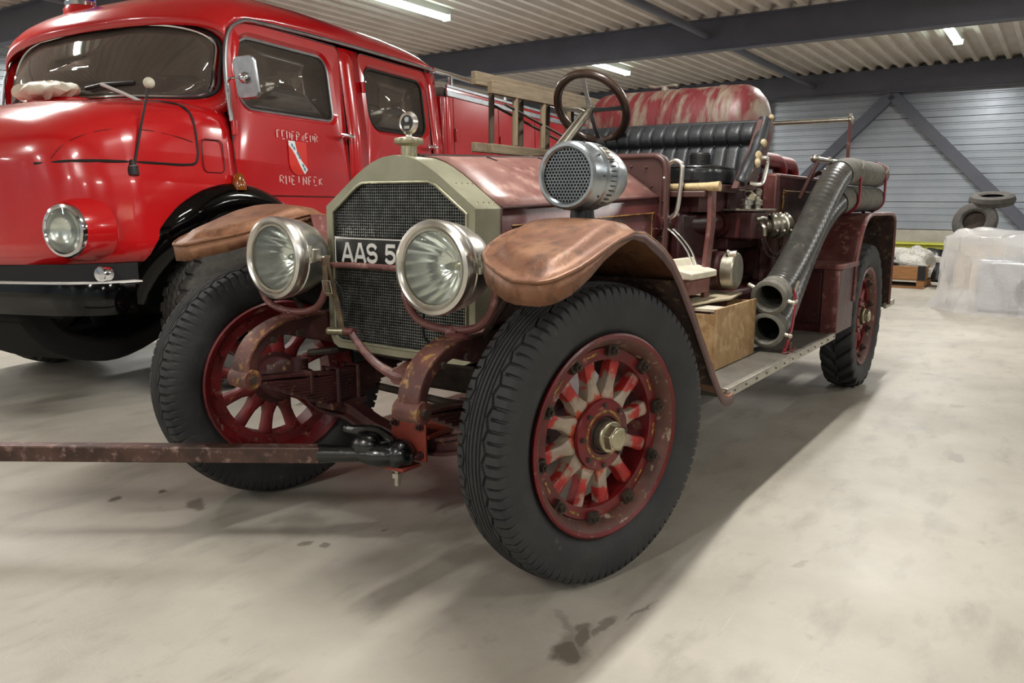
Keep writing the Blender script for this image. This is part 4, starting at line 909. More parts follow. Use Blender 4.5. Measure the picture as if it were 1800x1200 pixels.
# ---- running board
for s in (-1, 1):
    g = G().bx(.80, 2.62, -.935, -.50, .478, .505)
    rb = part('running_board', g if s < 0 else g.mir(), 'board_top', bevel=.003)
    g = G().bx(.82, 2.62, -.947, -.933, .474, .512).bx(.82, 2.62, -.947, -.922, .505, .5125); mk('edge_trim', g if s < 0 else g.mir(), 'alu_trim', rb, bevel=.002)
    for k in range(13): mk('trim_nail', G().sph((.9+.14*k, s*.948, .493), .005, 8, 5), 'iron_dark', rb)
    for xx in (1.05, 1.75, 2.4):
        mk('board_bracket', G().bx(xx-.03, xx+.03, min(s*.9, s*.42), max(s*.9, s*.42), .445, .478), 'maroon', rb)
    # rear step box between the board and the mudguard
    g = G().bx(2.62, 3.02, -.95, -.60, .50, .875); rb2 = part('locker', g if s < 0 else g.mir(), 'maroon_side', bevel=.006)
    g = G().bx(2.60, 3.04, -.965, -.60, .875, .905); mk('locker_lid', g if s < 0 else g.mir(), 'maroon_worn', rb2, bevel=.004)
    g = G().bx(2.606, 2.619, -.95, -.86, .50, .875); mk('locker_frame', g if s < 0 else g.mir(), 'maroon_worn', rb2, bevel=.002)
    g = G().bx(2.608, 2.619, -.85, -.64, .56, .85); mk('locker_door', g if s < 0 else g.mir(), 'maroon', rb2, bevel=.002)
    # rear mudguard
    pth = smooth([(2.99, 0, .66), (3.0, 0, .88), (3.05, 0, 1.0), (3.16, 0, 1.12), (3.34, 0, 1.18), (3.65, 0, 1.185), (4.0, 0, 1.185), (4.17, 0, 1.165), (4.225, 0, 1.08), (4.235, 0, .9), (4.235, 0, .52)], 5)
    g = G().sweep([(p[0], -.78, p[2]) for p in pth], [(-.175, .004), (.175, .004), (.175, -.004), (-.175, -.004)], (0, 1, 0))
    rf = part('rear_fender', g if s < 0 else g.mir(), 'maroon_worn')
    g = G().tube([(p[0], -.955, p[2]) for p in pth], .012, 8); mk('fender_bead', g if s < 0 else g.mir(), 'maroon_worn', rf)
    g = G().grid(lambda i, j: (pth[i][0]*(1-j*.0), -.605, pth[i][2]-.12*j if .9 < pth[i][2] else pth[i][2]), len(pth), 2); mk('fender_apron', g if s < 0 else g.mir(), 'maroon', rf, solid=.003)
    li_ = [p for p in pth if p[0] > 4.1]
    g = G().sweep([(p[0]-.012, -.78, p[2]-.003) for p in li_], [(-.17, .003), (.17, .003), (.17, -.003), (-.17, -.003)], (0, 1, 0)); mk('fender_lining', g if s < 0 else g.mir(), 'rust_dark', rf)
rs = part('rear_step', G().bx(4.20, 4.55, -.93, .93, .50, .525), 'board_top', bevel=.003)
mk('edge_trim', G().bx(4.54, 4.56, -.94, .94, .49, .532).bx(4.2, 4.56, -.945, -.93, .49, .532), 'alu_trim', rs)
mk('step_stay', G().tube([(4.2, -.85, .70), (4.28, -.88, .58), (4.36, -.88, .53)], .012, 8), 'iron_dark', rs)
rr_ = part('rear_hand_rail', G().tube([(4.3, -.575, 1.875), (4.3, .575, 1.875)], .018, 12), 'nickel_dull')
for s in (-1, 1):
    mk('rail_post', G().cyl((4.3, s*.577, 1.35), (4.3, s*.577, 1.87), .013, n=10).cyl((4.3, s*.577, 1.35), (4.1, s*.577, 1.35), .013, n=8), 'maroon_worn', rr_); mk('rail_joint', G().sph((4.3, s*.577, 1.875), .026, 12, 8).cyl((4.3, s*.577, 1.88), (4.3, s*.577, 1.92), .012, n=8), 'nickel_dull', rr_)
# hose rack on the near side
hr = part('hose_rack', G().tube([(2.90, -.62, 1.28), (2.93, -.68, 1.45), (2.95, -.70, 1.50)], .013, 8).tube([(3.05, -.62, 1.40), (3.07, -.68, 1.44), (3.05, -.72, 1.43), (3.04, -.73, 1.46)], .013, 8), 'dash_brown')
mk('rack_bar', G().tube([(2.95, -.68, 1.52), (3.70, -.68, 1.525)], .017, 10).sph((2.95, -.68, 1.52), .026, 10, 6).sph((3.3, -.68, 1.523), .026, 10, 6), 'nickel_dull', hr)
for (x0, x1) in ((3.45, 3.35), (3.7, 3.8), (4.0, 4.12)):
    mk('rack_stay', G().tube([(x0, -.80, 1.32), (x1, -.82, 1.18)], .012, 8), 'iron_dark', hr)

# ================================================================== the red bonneted fire truck (local x rearward, its left side -y)
TRK = thing('red_fire_truck', 'glossy red bonneted crew-cab fire truck with black wheel arches behind the old engine', 'fire truck', (1.0, 3.5, 0), (math.radians(-2.0), 0, math.radians(9.2)))
def tp(name, g, mat, parent=None, **k): return mk(name, g, mat, parent or TRK, **k)
def hwid(z): return float(np.interp(z, [.8, 1.7, 2.38], [1.12, 1.12, 1.055]))
def sd(x, z, off=0.): return (x, -hwid(z)-off, z)
def sdr(x, z, off=0.): return (x, hwid(z)+off, z)
# ---- cab sides: doors with windows, pillars
def side_set(S, near):
    def door(x0, x1, w, r_out, r_win, label):
        n = 7; z0, z1 = 1.24, 2.365
        o = rrect(x0, x1, z0, z1, r_out, n); i = rrect(w[0], w[1], w[2], w[3], r_win, n)
        mid = [(a[0]*.16+b[0]*.84, a[1]*.16+b[1]*.84) for a, b in zip(o, i)]
        mid = rrect(w[0]-.035, w[1]+.035, w[2]-.035, w[3]+.035, [q+.03 for q in r_win], n)
        g = G().ring([S(a, b) for a, b in o], [S(a, b) for a, b in mid]); g.ring([S(a, b) for a, b in mid], [S(a, b, -.03) for a, b in i])
        d = tp('cab_door', g, 'fire_red', sm=30); d['label'] = label
        mk('window_frame', G().tube([S(a, b, -.022) for a, b in i], .011, 8, closed=True), 'alu' if x0 < 1 else 'rubber_seal', d)
        c = S((w[0]+w[1])/2, (w[2]+w[3])/2, -.03); vs = [c]+[S(a, b, -.03) for a, b in i]; m = len(i)
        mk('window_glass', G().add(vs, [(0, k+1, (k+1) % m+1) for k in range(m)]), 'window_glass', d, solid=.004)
        mk('door_gap', G().tube([S(a, b, .001) for a, b in o], .005, 6, closed=True), 'fire_red_dark', d)
        return d
    d1 = door(-.075, 1.135, (.035, .995, 1.80, 2.262), (.04, .03, .05, .27), (.10, .07, .12, .17), 'front cab door with lettering and crest')
    d2 = door(1.375, 2.40, (1.47, 2.335, 1.79, 2.268), (.03, .03, .06, .06), (.14, .12, .09, .09), 'rear cab door')
    arch = [(-.1+.76*math.cos(a), .5+.76*math.sin(a)) for a in np.linspace(math.radians(88), math.radians(12), 10)]
    g = G().prism([(-.07, 1.24)]+arch+[(.66, .62), (2.55, .62), (2.55, 1.24)], lambda a, b, w: S(a, b, w), -.02, 0); tp('lower_side', g, 'fire_red')
    for (a, b) in ((1.135, 1.375), (2.40, 2.56)):
        g = G().grid(lambda i, j: S(a+(b-a)*i/2, 1.24+(2.365-1.24)*j/10, .004*math.sin(PI*i/2)), 3, 11); tp('pillar', g, 'fire_red', solid=.01)
    for xx, zz in ((-.085, 1.66), (-.085, 1.30)): mk('hinge', G().cyl(S(xx, zz-.045, .018), S(xx, zz+.045, .018), .022, n=12), 'fire_red', d1)
    mk('hinge', G().cyl(S(1.385, 2.06, .015), S(1.385, 2.14, .015), .018, n=10), 'fire_red', d2)
    for xx, dd in ((1.07, d1), (2.33, d2)):
        mk('door_handle', G().tube([S(xx-.10, 1.705, .045), S(xx-.04, 1.70, .05), S(xx+.05, 1.695, .05)], [.008, .012, .014], 10).cyl(S(xx+.01, 1.695, 0), S(xx+.01, 1.695, .05), .014, n=10), 'chrome', dd)
    tp('drip_rail', G().tube(smooth([S(-.10, 1.70, .012), S(-.095, 1.95, .012), S(-.07, 2.12, .012), S(-.01, 2.27, .014), S(.11, 2.352, .016), S(.3, 2.375, .018), S(1.1, 2.395, .02), S(2.0, 2.40, .02), S(2.50, 2.40, .015), S(2.565, 2.39, .005)], 5), .0135, 8), 'alu')
    # black wheel arch flare and wheel house
    A = np.linspace(math.radians(171), math.radians(10), 30)
    pr = [(.815, 0.0), (.80, .035), (.76, .062), (.70, .07), (.63, .062), (.605, .04), (.60, -.02), (.62, -.42)]
    g = G().grid(lambda i, j: S(-.1+pr[j][0]*math.cos(A[i]), .5+pr[j][0]*math.sin(A[i]), pr[j][1]-.24*max(0, min(1, (math.cos(A[i])*-1-.45)/.55))**2), 30, len(pr))
    tp('wheel_arch', g, 'black_gloss', sm=60)
    return d1
D1 = side_set(sd, True)
side_set(sdr, False)
# worn lettering and crest on the near door
def stencil(word, x0, x1, zc, h):
    n = len(word); st = (x1-x0)/n
    SEG = {'F': [((.1, 0), (.1, 1)), ((.1, 1), (.8, 1)), ((.1, .55), (.65, .55))], 'E': [((.1, 0), (.1, 1)), ((.1, 1), (.8, 1)), ((.1, .5), (.65, .5)), ((.1, 0), (.8, 0))], 'U': [((.1, 1), (.1, .1)), ((.8, 1), (.8, .1)), ((.1, 0), (.8, 0))],
           'R': [((.1, 0), (.1, 1)), ((.1, 1), (.7, 1)), ((.75, .95), (.75, .6)), ((.1, .5), (.7, .5)), ((.4, .5), (.85, 0))], 'W': [((0, 1), (.25, 0)), ((.25, 0), (.5, .8)), ((.5, .8), (.7, 0)), ((.7, 0), (.95, 1))], 'H': [((.1, 0), (.1, 1)), ((.8, 0), (.8, 1)), ((.1, .5), (.8, .5))],
           'I': [((.4, 0), (.4, 1))], 'N': [((.1, 0), (.1, 1)), ((.8, 0), (.8, 1)), ((.1, 1), (.8, 0))], 'C': [((.1, .1), (.1, .9)), ((.1, 1), (.8, 1)), ((.1, 0), (.8, 0))], 'K': [((.1, 0), (.1, 1)), ((.15, .5), (.8, 1)), ((.15, .5), (.85, 0))]}
    for k, ch in enumerate(word):
        g = G()
        for j, (a, b) in enumerate(SEG[ch]):
            vert = abs(a[0]-b[0]) < .05
            if not vert and random.random() < .3: continue           # much of the paint has come off
            t0, t1 = (random.choice([0, .1, .25]), random.choice([1, .9, .8])) if vert else (0, .8)
            p = (a[0]+(b[0]-a[0])*t0, a[1]+(b[1]-a[1])*t0); q = (a[0]+(b[0]-a[0])*t1, a[1]+(b[1]-a[1])*t1)
            P_ = Vector(((x0+st*(k+p[0]*.85)), zc+(p[1]-.5)*h)); Q = Vector(((x0+st*(k+q[0]*.85)), zc+(q[1]-.5)*h)); d = (Q-P_)
            if d.length < 1e-4: continue
            d.normalize(); w = Vector((-d[1], d[0]))*(.0052 if vert else .003)
            g.prism([tuple(P_-w), tuple(Q-w), tuple(Q+w), tuple(P_+w)], lambda a_, b_, w_: sd(a_, b_, w_), .001, .003)
        if g.v: mk('letter', g, 'letter_white', D1, sm=0)
stencil('FEUERWEHR', .32, .765, 1.655, .055)
stencil('RHEINECK', .32, .80, 1.35, .058)
cx, cz, cw, chh = .525, 1.505, .095, .115
sh_ = [(cx-cw, cz+chh*1.0), (cx+cw, cz+chh*1.0), (cx+cw, cz-.03)]+[(cx+cw*math.cos(a), cz-.03-.09*math.sin(a)) for a in np.linspace(.15, PI-.15, 14)]+[(cx-cw, cz-.03)]
cr_ = mk('crest', G().prism(sh_, lambda a, b, w: sd(a, b, w), .001, .004), 'crest_red', D1, sm=0)
cr_['label'] = 'red shield crest with a white diagonal band'
band = [(cx-cw, cz+.115), (cx-cw+.065, cz+.115), (cx-.01, cz+.04), (cx+.035, cz-.02), (cx+cw, cz-.075), (cx+.06, cz-.11), (cx+.02, cz-.06), (cx-.03, cz+.02), (cx-.06, cz+.055), (cx-cw, cz+.085)]
mk('crest_band', G().prism(band, lambda a, b, w: sd(a, b, w), .004, .006), 'crest_white', cr_, sm=0)
for (a, b) in ((-.06, .085), (-.04, .065), (-.005, .03), (.012, .005), (.045, -.05), (.06, -.075)):
    mk('crest_figure', G().prism([(cx+a-.012, cz+b+.012), (cx+a+.006, cz+b+.010), (cx+a+.012, cz+b-.012), (cx+a-.004, cz+b-.008)], lambda p, q, w: sd(p, q, w), .006, .0075), 'crest_blue', cr_, sm=0)

# ---- roof
RX = [-.25, -.24, -.20, -.13, -.02, .15, .4, .8, 1.3, 1.8, 2.1, 2.3, 2.42, 2.50, 2.55, 2.57]
RZ = [2.33, 2.40, 2.455, 2.50, 2.555, 2.60, 2.635, 2.65, 2.65, 2.64, 2.615, 2.58, 2.54, 2.49, 2.44, 2.40]
RD = [2.21, 2.24, 2.28, 2.305, 2.33, 2.35, 2.375, 2.39, 2.395, 2.40, 2.40, 2.40, 2.395, 2.39, 2.385, 2.38]
def roof(i, j):
    t = PI*j/36; c, s = math.cos(t), math.sin(t); yy = math.copysign(abs(c)**.62, c)
    bow = .20*(abs(yy)**2.2)*max(0, 1-(RX[i]+.25)/.35)
    return RX[i]+bow, 1.075*yy, RD[i]+(RZ[i]-RD[i])*abs(s)**.75
tp('cab_roof', G().grid(roof, len(RX), 37), 'fire_red', solid=.012, sm=60)
# ---- windscreen and its surround
def wsurf(u, v):
    y = u*.985; q = min(1.3, (abs(u))**2.4)
    xb, zb = -.10-.33*(1-q), 1.83+.06*(1-q); xt, zt = .0-.20*(1-q), 2.27+.085*(1-abs(u)**3)
    t = (v+1)/2; bul = -.03*math.sin(PI*min(1, max(0, t)))
    return (xb+(xt-xb)*t+bul, y, zb+(zt-zb)*t)
def wloop(k, n=56):
    o = []
    for i in range(n):
        a = 2*PI*i/n; c, s = math.cos(a), math.sin(a); o.append((k*math.copysign(abs(c)**.30, c), k*math.copysign(abs(s)**.40, s)))
    return o
g = G(); n = 56; rings = [0.02, .25, .5, .75, .92, 1.0]
g.grid(lambda i, j: wsurf(*[q for q in wloop(rings[i])[j]]), len(rings), n, False, True)
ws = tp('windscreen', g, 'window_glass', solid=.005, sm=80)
mk('screen_trim', G().tube([wsurf(*q) for q in wloop(1.015)], .013, 8, closed=True), 'chrome', ws)
mk('screen_seal', G().tube([Vector(wsurf(*q))+Vector((.006, 0, 0)) for q in wloop(1.04)], .017, 8, closed=True), 'rubber_seal', ws)
def wout(i):
    a = 2*PI*i/n; c, s = math.cos(a), math.sin(a); u = 1.125*math.copysign(abs(c)**.25, c); v = 1.5*math.copysign(abs(s)**.35, s)
    p = wsurf(u, v); return p
mid_ = [wsurf(q[0]*1.06, q[1]*1.12) for q in wloop(1.0)]
g = G().ring([wsurf(*q) for q in wloop(1.03)], mid_); g.ring(mid_, [wout(i) for i in range(n)])
tp('screen_surround', g, 'fire_red', solid=.008, sm=60)

# ---- bonnet and front wings: one rounded nose
XS_ = [-.06, -.14, -.22, -.30, -.38, -.46, -.54, -.62, -.70, -.76, -.80, -.83, -.855, -.875, -.90, -.95, -1.0, -1.04, -1.07, -1.10, -1.12, -1.14, -1.155, -1.163, -1.166]
def wq(x): return float(np.interp(-x, [.0, .3, .6, .8, .95, 1.04, 1.10, 1.14, 1.16, 1.166], [1.12, 1.12, 1.105, 1.065, .985, .89, .77, .60, .34, 0.0]))
def ztop(x): return float(np.interp(-x, [.0, .3, .6, .8, .95, 1.04, 1.10, 1.14, 1.166], [1.845, 1.845, 1.835, 1.81, 1.755, 1.69, 1.61, 1.52, 1.45]))
TPR = [(1.0, .86), (1.0, .98), (1.0, 1.10), (1.0, 1.2), (1., 1.29), (.997, 1.345), (.994, 1.385), (.991, 1.43), (.985, 1.54), (.978, 1.64), (.96, 1.715), (.915, 1.765), (.80, 1.80), (.5, 1.822), (.25, 1.833), (0, 1.835)]
TPL = [(1.0, .86), (1.0, .98), (1.0, 1.10), (1.0, 1.2), (.998, 1.29), (.99, 1.345), (.978, 1.385), (.972, 1.43), (.96, 1.52), (.935, 1.60), (.89, 1.67), (.81, 1.73), (.68, 1.775), (.45, 1.815), (.22, 1.832), (0, 1.835)]
def zbot(x):
    d = .77**2-(x+.1)**2; return max(.84, .5+math.sqrt(d)) if d > 0 else .84
def nose(x, s, sgn=-1, off=0.):
    s = max(0, min(15, s)); k = min(14, int(s)); f = s-k; w = wq(x)
    b = max(0, min(1, (-x-.35)/.6)); q = lambda k_, e: TPR[k_][e]*(1-b)+TPL[k_][e]*b
    fy = q(k, 0)*(1-f)+q(k+1, 0)*f; z = q(k, 1)*(1-f)+q(k+1, 1)*f
    if z > 1.40: z = 1.40+(z-1.40)*(ztop(x)-1.40)/.435
    z = max(z, zbot(x))
    return Vector((x-off*.3, sgn*(w*fy+off), z+off*.3*(1 if s > 8 else 0)))
g = G().grid(lambda i, j: nose(XS_[i], j, -1) if j < 16 else nose(XS_[i], 30-j, 1), len(XS_), 31)
fb = tp('front_body', g, 'fire_red', solid=.006, sm=60)
def seam(pts, r=.0065, mat='rubber_seal', nm='bonnet_seam', k=4):
    for sgn in (-1, 1): mk(nm, G().tube(smooth([nose(x, s, sgn, .002) for x, s in pts], k), r, 6), mat, fb)
seam([(-1.12, 7.0), (-1.05, 7.0), (-.95, 6.9), (-.85, 6.8), (-.7, 6.7), (-.55, 6.6), (-.46, 6.65), (-.40, 6.9), (-.375, 7.4), (-.37, 8), (-.37, 9), (-.375, 10), (-.39, 11), (-.42, 12), (-.45, 12.8), (-.47, 14), (-.475, 15)], .008, k=6)
seam([(-1.09, 7.4), (-1.06, 8.4), (-1.0, 9.0), (-.88, 9.2), (-.7, 8.9), (-.5, 8.4), (-.40, 8.1)], .0035, 'fire_red_dark', 'pressed_line')
for sgn in (-1, 1):
    lp = rrect(-.345, -.175, 1.375, 1.575, .035, 5)
    mk('flap_seam', G().tube([(a, sgn*(1.121-.03*max(0, b-1.45)-.004), b) for a, b in lp], .004, 6, closed=True), 'fire_red_dark', fb)
# windscreen wipers, cowl vent
for y0, y1 in ((-.70, -.62), (.15, .02)):
    p = Vector(wsurf(y0/.985, -1.28))+Vector((-.02, 0, 0)); q = Vector(wsurf(y1/.985*1.0+.0, -.70))+Vector((-.03, 0, 0)) if False else Vector(wsurf((y0+.32)/.985, -.72))+Vector((-.025, 0, 0))
    w = tp('wiper', G().tube([p, (p+q)/2+Vector((-.03, 0, .01)), q+Vector((-.015, 0, 0))], .011, 8).cyl(p, p+Vector((.03, 0, -.02)), .018, n=10), 'fixture')
    a = Vector(wsurf((y0+.46)/.985, -.80))+Vector((-.016, 0, 0)); b = Vector(wsurf((y0+.12)/.985, -.66))+Vector((-.016, 0, 0)); mk('wiper_blade', G().tube([a, q+Vector((-.005, 0, 0)), b], .013, 6), 'rubber_seal', w)
tp('cowl_vent', G().tube(smooth([(-.50, .30, 1.85), (-.52, .1, 1.872), (-.52, -.1, 1.872), (-.48, -.32, 1.85)], 4), [.012, .03, .03, .012], 10), 'fire_red')
# headlamps in the wings
for sgn in (-1, 1):
    c = Vector((-1.10, sgn*.875, 1.045)); ax_ = Vector((-1, sgn*.12, 0)).normalized(); lt = lambda p, m=40: G().lathe(p, m, c, ax_)
    hl = tp('truck_headlamp', lt([(.15, -.10), (.15, .035), (.142, .05), (.128, .055), (.118, .048)]), 'chrome')
    mk('lamp_bowl', lt([(.12, .045), (.1, .025), (.05, .008), (0, .004)]), 'mirror_bowl', hl); mk('lamp_lens', lt([(.12, .05), (.08, .064), (.04, .07), (0, .072)]), 'lamp_glass', hl)
    mk('lamp_hood', lt([(.149, .03), (.162, .0), (.178, -.06), (.19, -.14)]), 'fire_red', hl)
# bumper
bp_ = smooth([(-1.0, -1.21, 0), (-1.12, -1.15, 0), (-1.21, -.98, 0), (-1.235, -.7, 0), (-1.24, 0, 0), (-1.235, .7, 0), (-1.21, .98, 0), (-1.12, 1.15, 0), (-1.0, 1.21, 0)], 6)
bm_ = tp('bumper', G().sweep([(p[0], p[1], .675) for p in bp_], [(-.085, -.012), (-.085, .05), (-.06, .05), (-.052, .0), (.045, -.006), (.055, .008), (.07, .008), (.085, .04), (.085, -.012), (.0, -.028)], (0, 0, 1)), 'black_gloss', sm=40)
mk('bumper_top', G().sweep([(p[0]+.05, p[1]*.985, .762) for p in bp_], [(-.004, -.05), (.004, -.05), (.004, .055), (-.004, .055)], (0, 0, 1)), 'off_white', bm_)  # off-white strip along the upper edge of the bumper
mk('bumper_lamp', G().lathe([(0, -.045), (.03, -.04), (.04, -.02), (.042, .03), (.036, .036), (0, .04)], 24, (-1.09, -1.10, .808), (-1, -.1, 0)), 'chrome', bm_)
tp('front_valance', G().sweep([(p[0]+.10, p[1]*.93, .80) for p in bp_], [(-.06, -.01), (.06, -.01), (.06, .01), (-.06, .01)], (0, 0, 1)), 'dark')
tp('front_axle', G().cyl((0, -.9, .50), (0, .9, .50), .07, n=16).sph((0, .12, .46), (.24, .25, .25)).bx(-.9, .2, -.45, .45, .52, .80).bx(-1.0, 6.2, -.42, -.34, .62, .82).bx(-1.0, 6.2, .34, .42, .62, .82), 'dark')
tp('oil_sump', G().sweep(smooth([(-.95, .1, .60), (-.8, .1, .40), (-.5, .1, .28), (-.2, .1, .30), (.3, .1, .5)], 4), [(-.4, .06), (.4, .06), (.34, -.10), (-.34, -.10)], (0, 1, 0)), 'dark', bevel=.05)
tp('chassis', G().bx(.2, 6.3, -.8, .8, .78, 1.0), 'dark')
# wheels
TYB = tyre_mesh('tyre', .50, .285, .25, 360, 'block', 'tyre_new', 40)
def twheel(x, y, rz):
    w = tp('road_wheel', G().lathe([(.28, -.10), (.27, -.08), (.25, -.02), (.2, -.0), (.12, -.02), (.11, -.06), (.0, -.07)], 36, (0,0,0), (0,1,0)).lathe([(.28, .10), (.26, .02), (.1, .02), (0, .02)], 36, (0,0,0), (0,1,0)), 'black_gloss', loc=(x, y, .50+.035*(-y/1.0)*-1+.0), rz=rz)
    mk('tyre', TYB, None, w)
    for k in range(8): a = 2*PI*k/8; mk('wheel_nut', bolt(G(), (.16*math.cos(a), -.01, .16*math.sin(a)), (0, -1, 0), .016, .02), 'iron_dark', w)
twheel(0, -.93, -.10); twheel(0, .93, PI-.10)
for s in (-1, 1):
    twheel(4.1, s*.93, 0 if s < 0 else PI)
# mirror, indicator, marker rod, roof fittings
mi = tp('door_mirror', G().prism(rrect(-.085, .085, -.125, .125, .035, 5), lambda a, b, w: (-.15+w+b*-.12, -1.33+a, 1.94+b), -.018, .012), 'alu', bevel=.008)
mk('mirror_arm', G().tube(smooth([(-.10, -1.13, 1.90), (-.14, -1.18, 1.945), (-.165, -1.28, 1.94), (-.165, -1.33, 1.935)], 4), .008, 8).tube([(-.10, -1.125, 1.72), (-.115, -1.15, 1.92)], .007, 8).sph((-.18, -1.33, 1.935), (.02, .034, .034), 12, 8), 'chrome', mi)
tp('turn_indicator', G().lathe([(.045, 0), (.046, .02), (.04, .06), (.032, .09), (.022, .105), (0, .108)], 20, (-.10, -1.155, 1.27), (0, 0, 1)), 'amber')
ro = tp('marker_rod', G().tube([(-.80, -1.045, 1.365), (-.73, -1.06, 1.62), (-.665, -1.075, 1.85)], [.008, .007, .006], 8), 'rubber_seal')
mk('rod_foot', G().lathe([(.032, 0), (.03, .03), (.02, .06), (.012, .085)], 16, (-.80, -1.045, 1.345), (0, 0, 1)), 'rubber_seal', ro); mk('rod_ring', G().torus((-.795, -1.045, 1.395), (0, 0, 1), .027, .004, 20, 6), 'alu', ro)
mk('rod_ball', G().sph((-.662, -1.076, 1.862), .032, 18, 12), 'white_rubbed', ro)
be = tp('beacon_base', G().lathe([(.12, 2.52), (.12, 2.60), (.10, 2.63)], 28, (.12, .42, 0), (0, 0, 1)), 'fire_red')
mk('beacon_collar', G().lathe([(.105, 2.625), (.11, 2.65), (.10, 2.66)], 28, (.12, .42, 0), (0, 0, 1)), 'chrome', be); mk('beacon_dome', G().lathe([(.10, 2.655), (.098, 2.75), (.08, 2.80), (.04, 2.825), (0, 2.83)], 28, (.12, .42, 0), (0, 0, 1)), 'blue_lens', be)
tp('roof_eyelet', G().torus((.55, -.55, 2.64), (0, 1, 0), .025, .007, 18, 8).cyl((.55, -.55, 2.56), (.55, -.55, 2.62), .014, n=10), 'chrome')
tp('roof_box', G().bx(1.75, 2.0, -.60, -.25, 2.55, 2.70), 'rubber_seal', bevel=.01)
# cab interior
tp('cab_interior', G().bx(.1, 2.5, -1.0, 1.0, .95, 1.05).bx(2.44, 2.50, -1.03, 1.03, 1.0, 1.80).bx(2.44, 2.50, -1.03, 1.03, 2.25, 2.4).bx(2.44, 2.5, -.2, .2, 1.8, 2.25), 'cab_lining')
g = G().grid(lambda i, j: (.0+2.45*i/6, -1.0+2.0*j/12, 2.37+.16*math.sin(PI*j/12)**.7), 7, 13); tp('headlining', g, 'cab_lining', solid=.01)
for y_ in (-.55, .0, .55):
    tp('cab_seat', G().prism(rrect(y_-.25, y_+.25, 1.05, 1.78, .08, 4), lambda a, b, w: (.75+w+(b-1.05)*.12, a, b), 0, .13), 'leather_black', bevel=.02)
    tp('cab_seat', G().prism(rrect(y_-.27, y_+.27, 1.05, 1.82, .08, 4), lambda a, b, w: (2.1+w+(b-1.05)*.12, a, b), 0, .13), 'leather_black', bevel=.02)
tp('cab_dashboard', G().sweep([(.12, -1.0, 1.66), (.02, -.5, 1.70), (-.02, 0, 1.71), (.02, .5, 1.70), (.12, 1.0, 1.66)], [(-.2, .06), (.2, .06), (.2, -.1), (-.2, -.1)], (1, 0, 0)), 'black_plastic')
dw = Vector((.45, 0, .75)).normalized(); tw_ = tp('cab_steering_wheel', G().torus((.22, -.52, 1.93), dw, .21, .014, 36, 8).cyl(Vector((.22, -.52, 1.93)), Vector((.22, -.52, 1.93))-dw*.4, .03, n=12), 'black_plastic')
mk('wheel_spoke', G().cyl((.22, -.72, 1.93), (.22, -.32, 1.93), .012, n=8).cyl(Vector((.22, -.52, 1.93))-dw.cross(Vector((0, 1, 0)))*.2, (.22, -.52, 1.93), .012, n=8), 'black_plastic', tw_)
# ---- equipment body behind the cab
eb = tp('equipment_body', G().prism(rrect(2.64, 6.6, -1.13, 1.13, .09, 5), lambda a, b, w: (a, b, w), .75, 2.19), 'fire_red', bevel=.01)
for s in (-1, 1):
    for z0, z1, m_, o_ in ((2.185, 2.235, 'alu', .012), (2.235, 2.262, 'fire_red', .006), (2.262, 2.29, 'alu', .014)):
        mk('body_trim', G().bx(2.66, 6.6, s*1.13-o_, s*1.13+o_, z0, z1), m_, eb, bevel=.004)
    for xx in (2.78, 3.75, 4.7, 5.65): mk('shutter_gap', G().bx(xx-.004, xx+.004, s*1.132-.002, s*1.132+.002, 1.0, 2.18), 'fire_red_dark', eb)
    for xx in (2.80, 3.77): mk('locker_hinge', G().bx(xx-.012, xx+.012, s*1.142-.012, s*1.142+.012, 1.78, 1.90), 'fire_red', eb, bevel=.004)
    mk('roof_rail', G().tube(smooth([(2.70, s*.98, 2.43), (3.0, s*1.0, 2.43), (6.5, s*1.0, 2.43)], 3), .024, 10).cyl((2.98, s*1.0, 2.27), (2.98, s*1.0, 2.43), .022, n=10).cyl((4.2, s*1.0, 2.27), (4.2, s*1.0, 2.43), .022, n=10).cyl((5.4, s*1.0, 2.27), (5.4, s*1.0, 2.43), .022, n=10), 'chrome', eb)
mk('body_top', G().bx(2.66, 6.58, -1.1, 1.1, 2.19, 2.27), 'alu', eb)

# ================================================================== loose things on and around the old engine
# ---- two suction hoses strapped along the near side
def hose(name, pts, label, R=.076):
    P_ = smooth([Vector(p) for p in pts], 22); n = len(P_)
    t = thing(name, label, 'hose', (pts[0][0], pts[0][1], 0), group='suction hoses on the old engine'); o_ = Vector(t.location)
    P_ = [p-o_ for p in P_]
    body = G().tube(P_, [R+.0011*math.sin(i*1.9) for i in range(n)], 28, caps=False)
    b = mk('hose_body', body, 'hose', t, sm=60, solid=.008)
    d = (P_[0]-P_[3]).normalized()
    c = P_[0]
    mk('coupling', G().lathe([(R-.006, -.09), (R+.008, -.09), (R+.008, -.05), (R+.004, -.045), (R+.004, -.02), (R+.014, -.016), (R+.014, .012), (R+.004, .016), (R-.006, .016), (R-.012, .0), (R-.012, -.06)], 36, c, d), 'hose_canvas', t)
    u = d.cross(Vector((0, 0, 1))).normalized(); v = u.cross(d)
    for a in (.5, PI+.2): q = c-d*.01+(u*math.cos(a)+v*math.sin(a))*(R+.01); mk('coupling_lug', G().cyl(q, q+(u*math.cos(a)+v*math.sin(a))*.03, .011, n=10).sph(q+(u*math.cos(a)+v*math.sin(a))*.03, .013, 10, 6), 'zinc', t)
    e = (P_[-1]-P_[-4]).normalized()
    mk('end_cap', G().lathe([(R-.004, -.02), (R+.008, -.02), (R+.008, .015), (R*.6, .02), (0, .02)], 32, P_[-1], e), 'hose_canvas', t)
    mk('canvas_wrap', G().tube(P_[int(n*.66):], R+.0075, 28, caps=False), 'hose_canvas', t, sm=60)
    return t
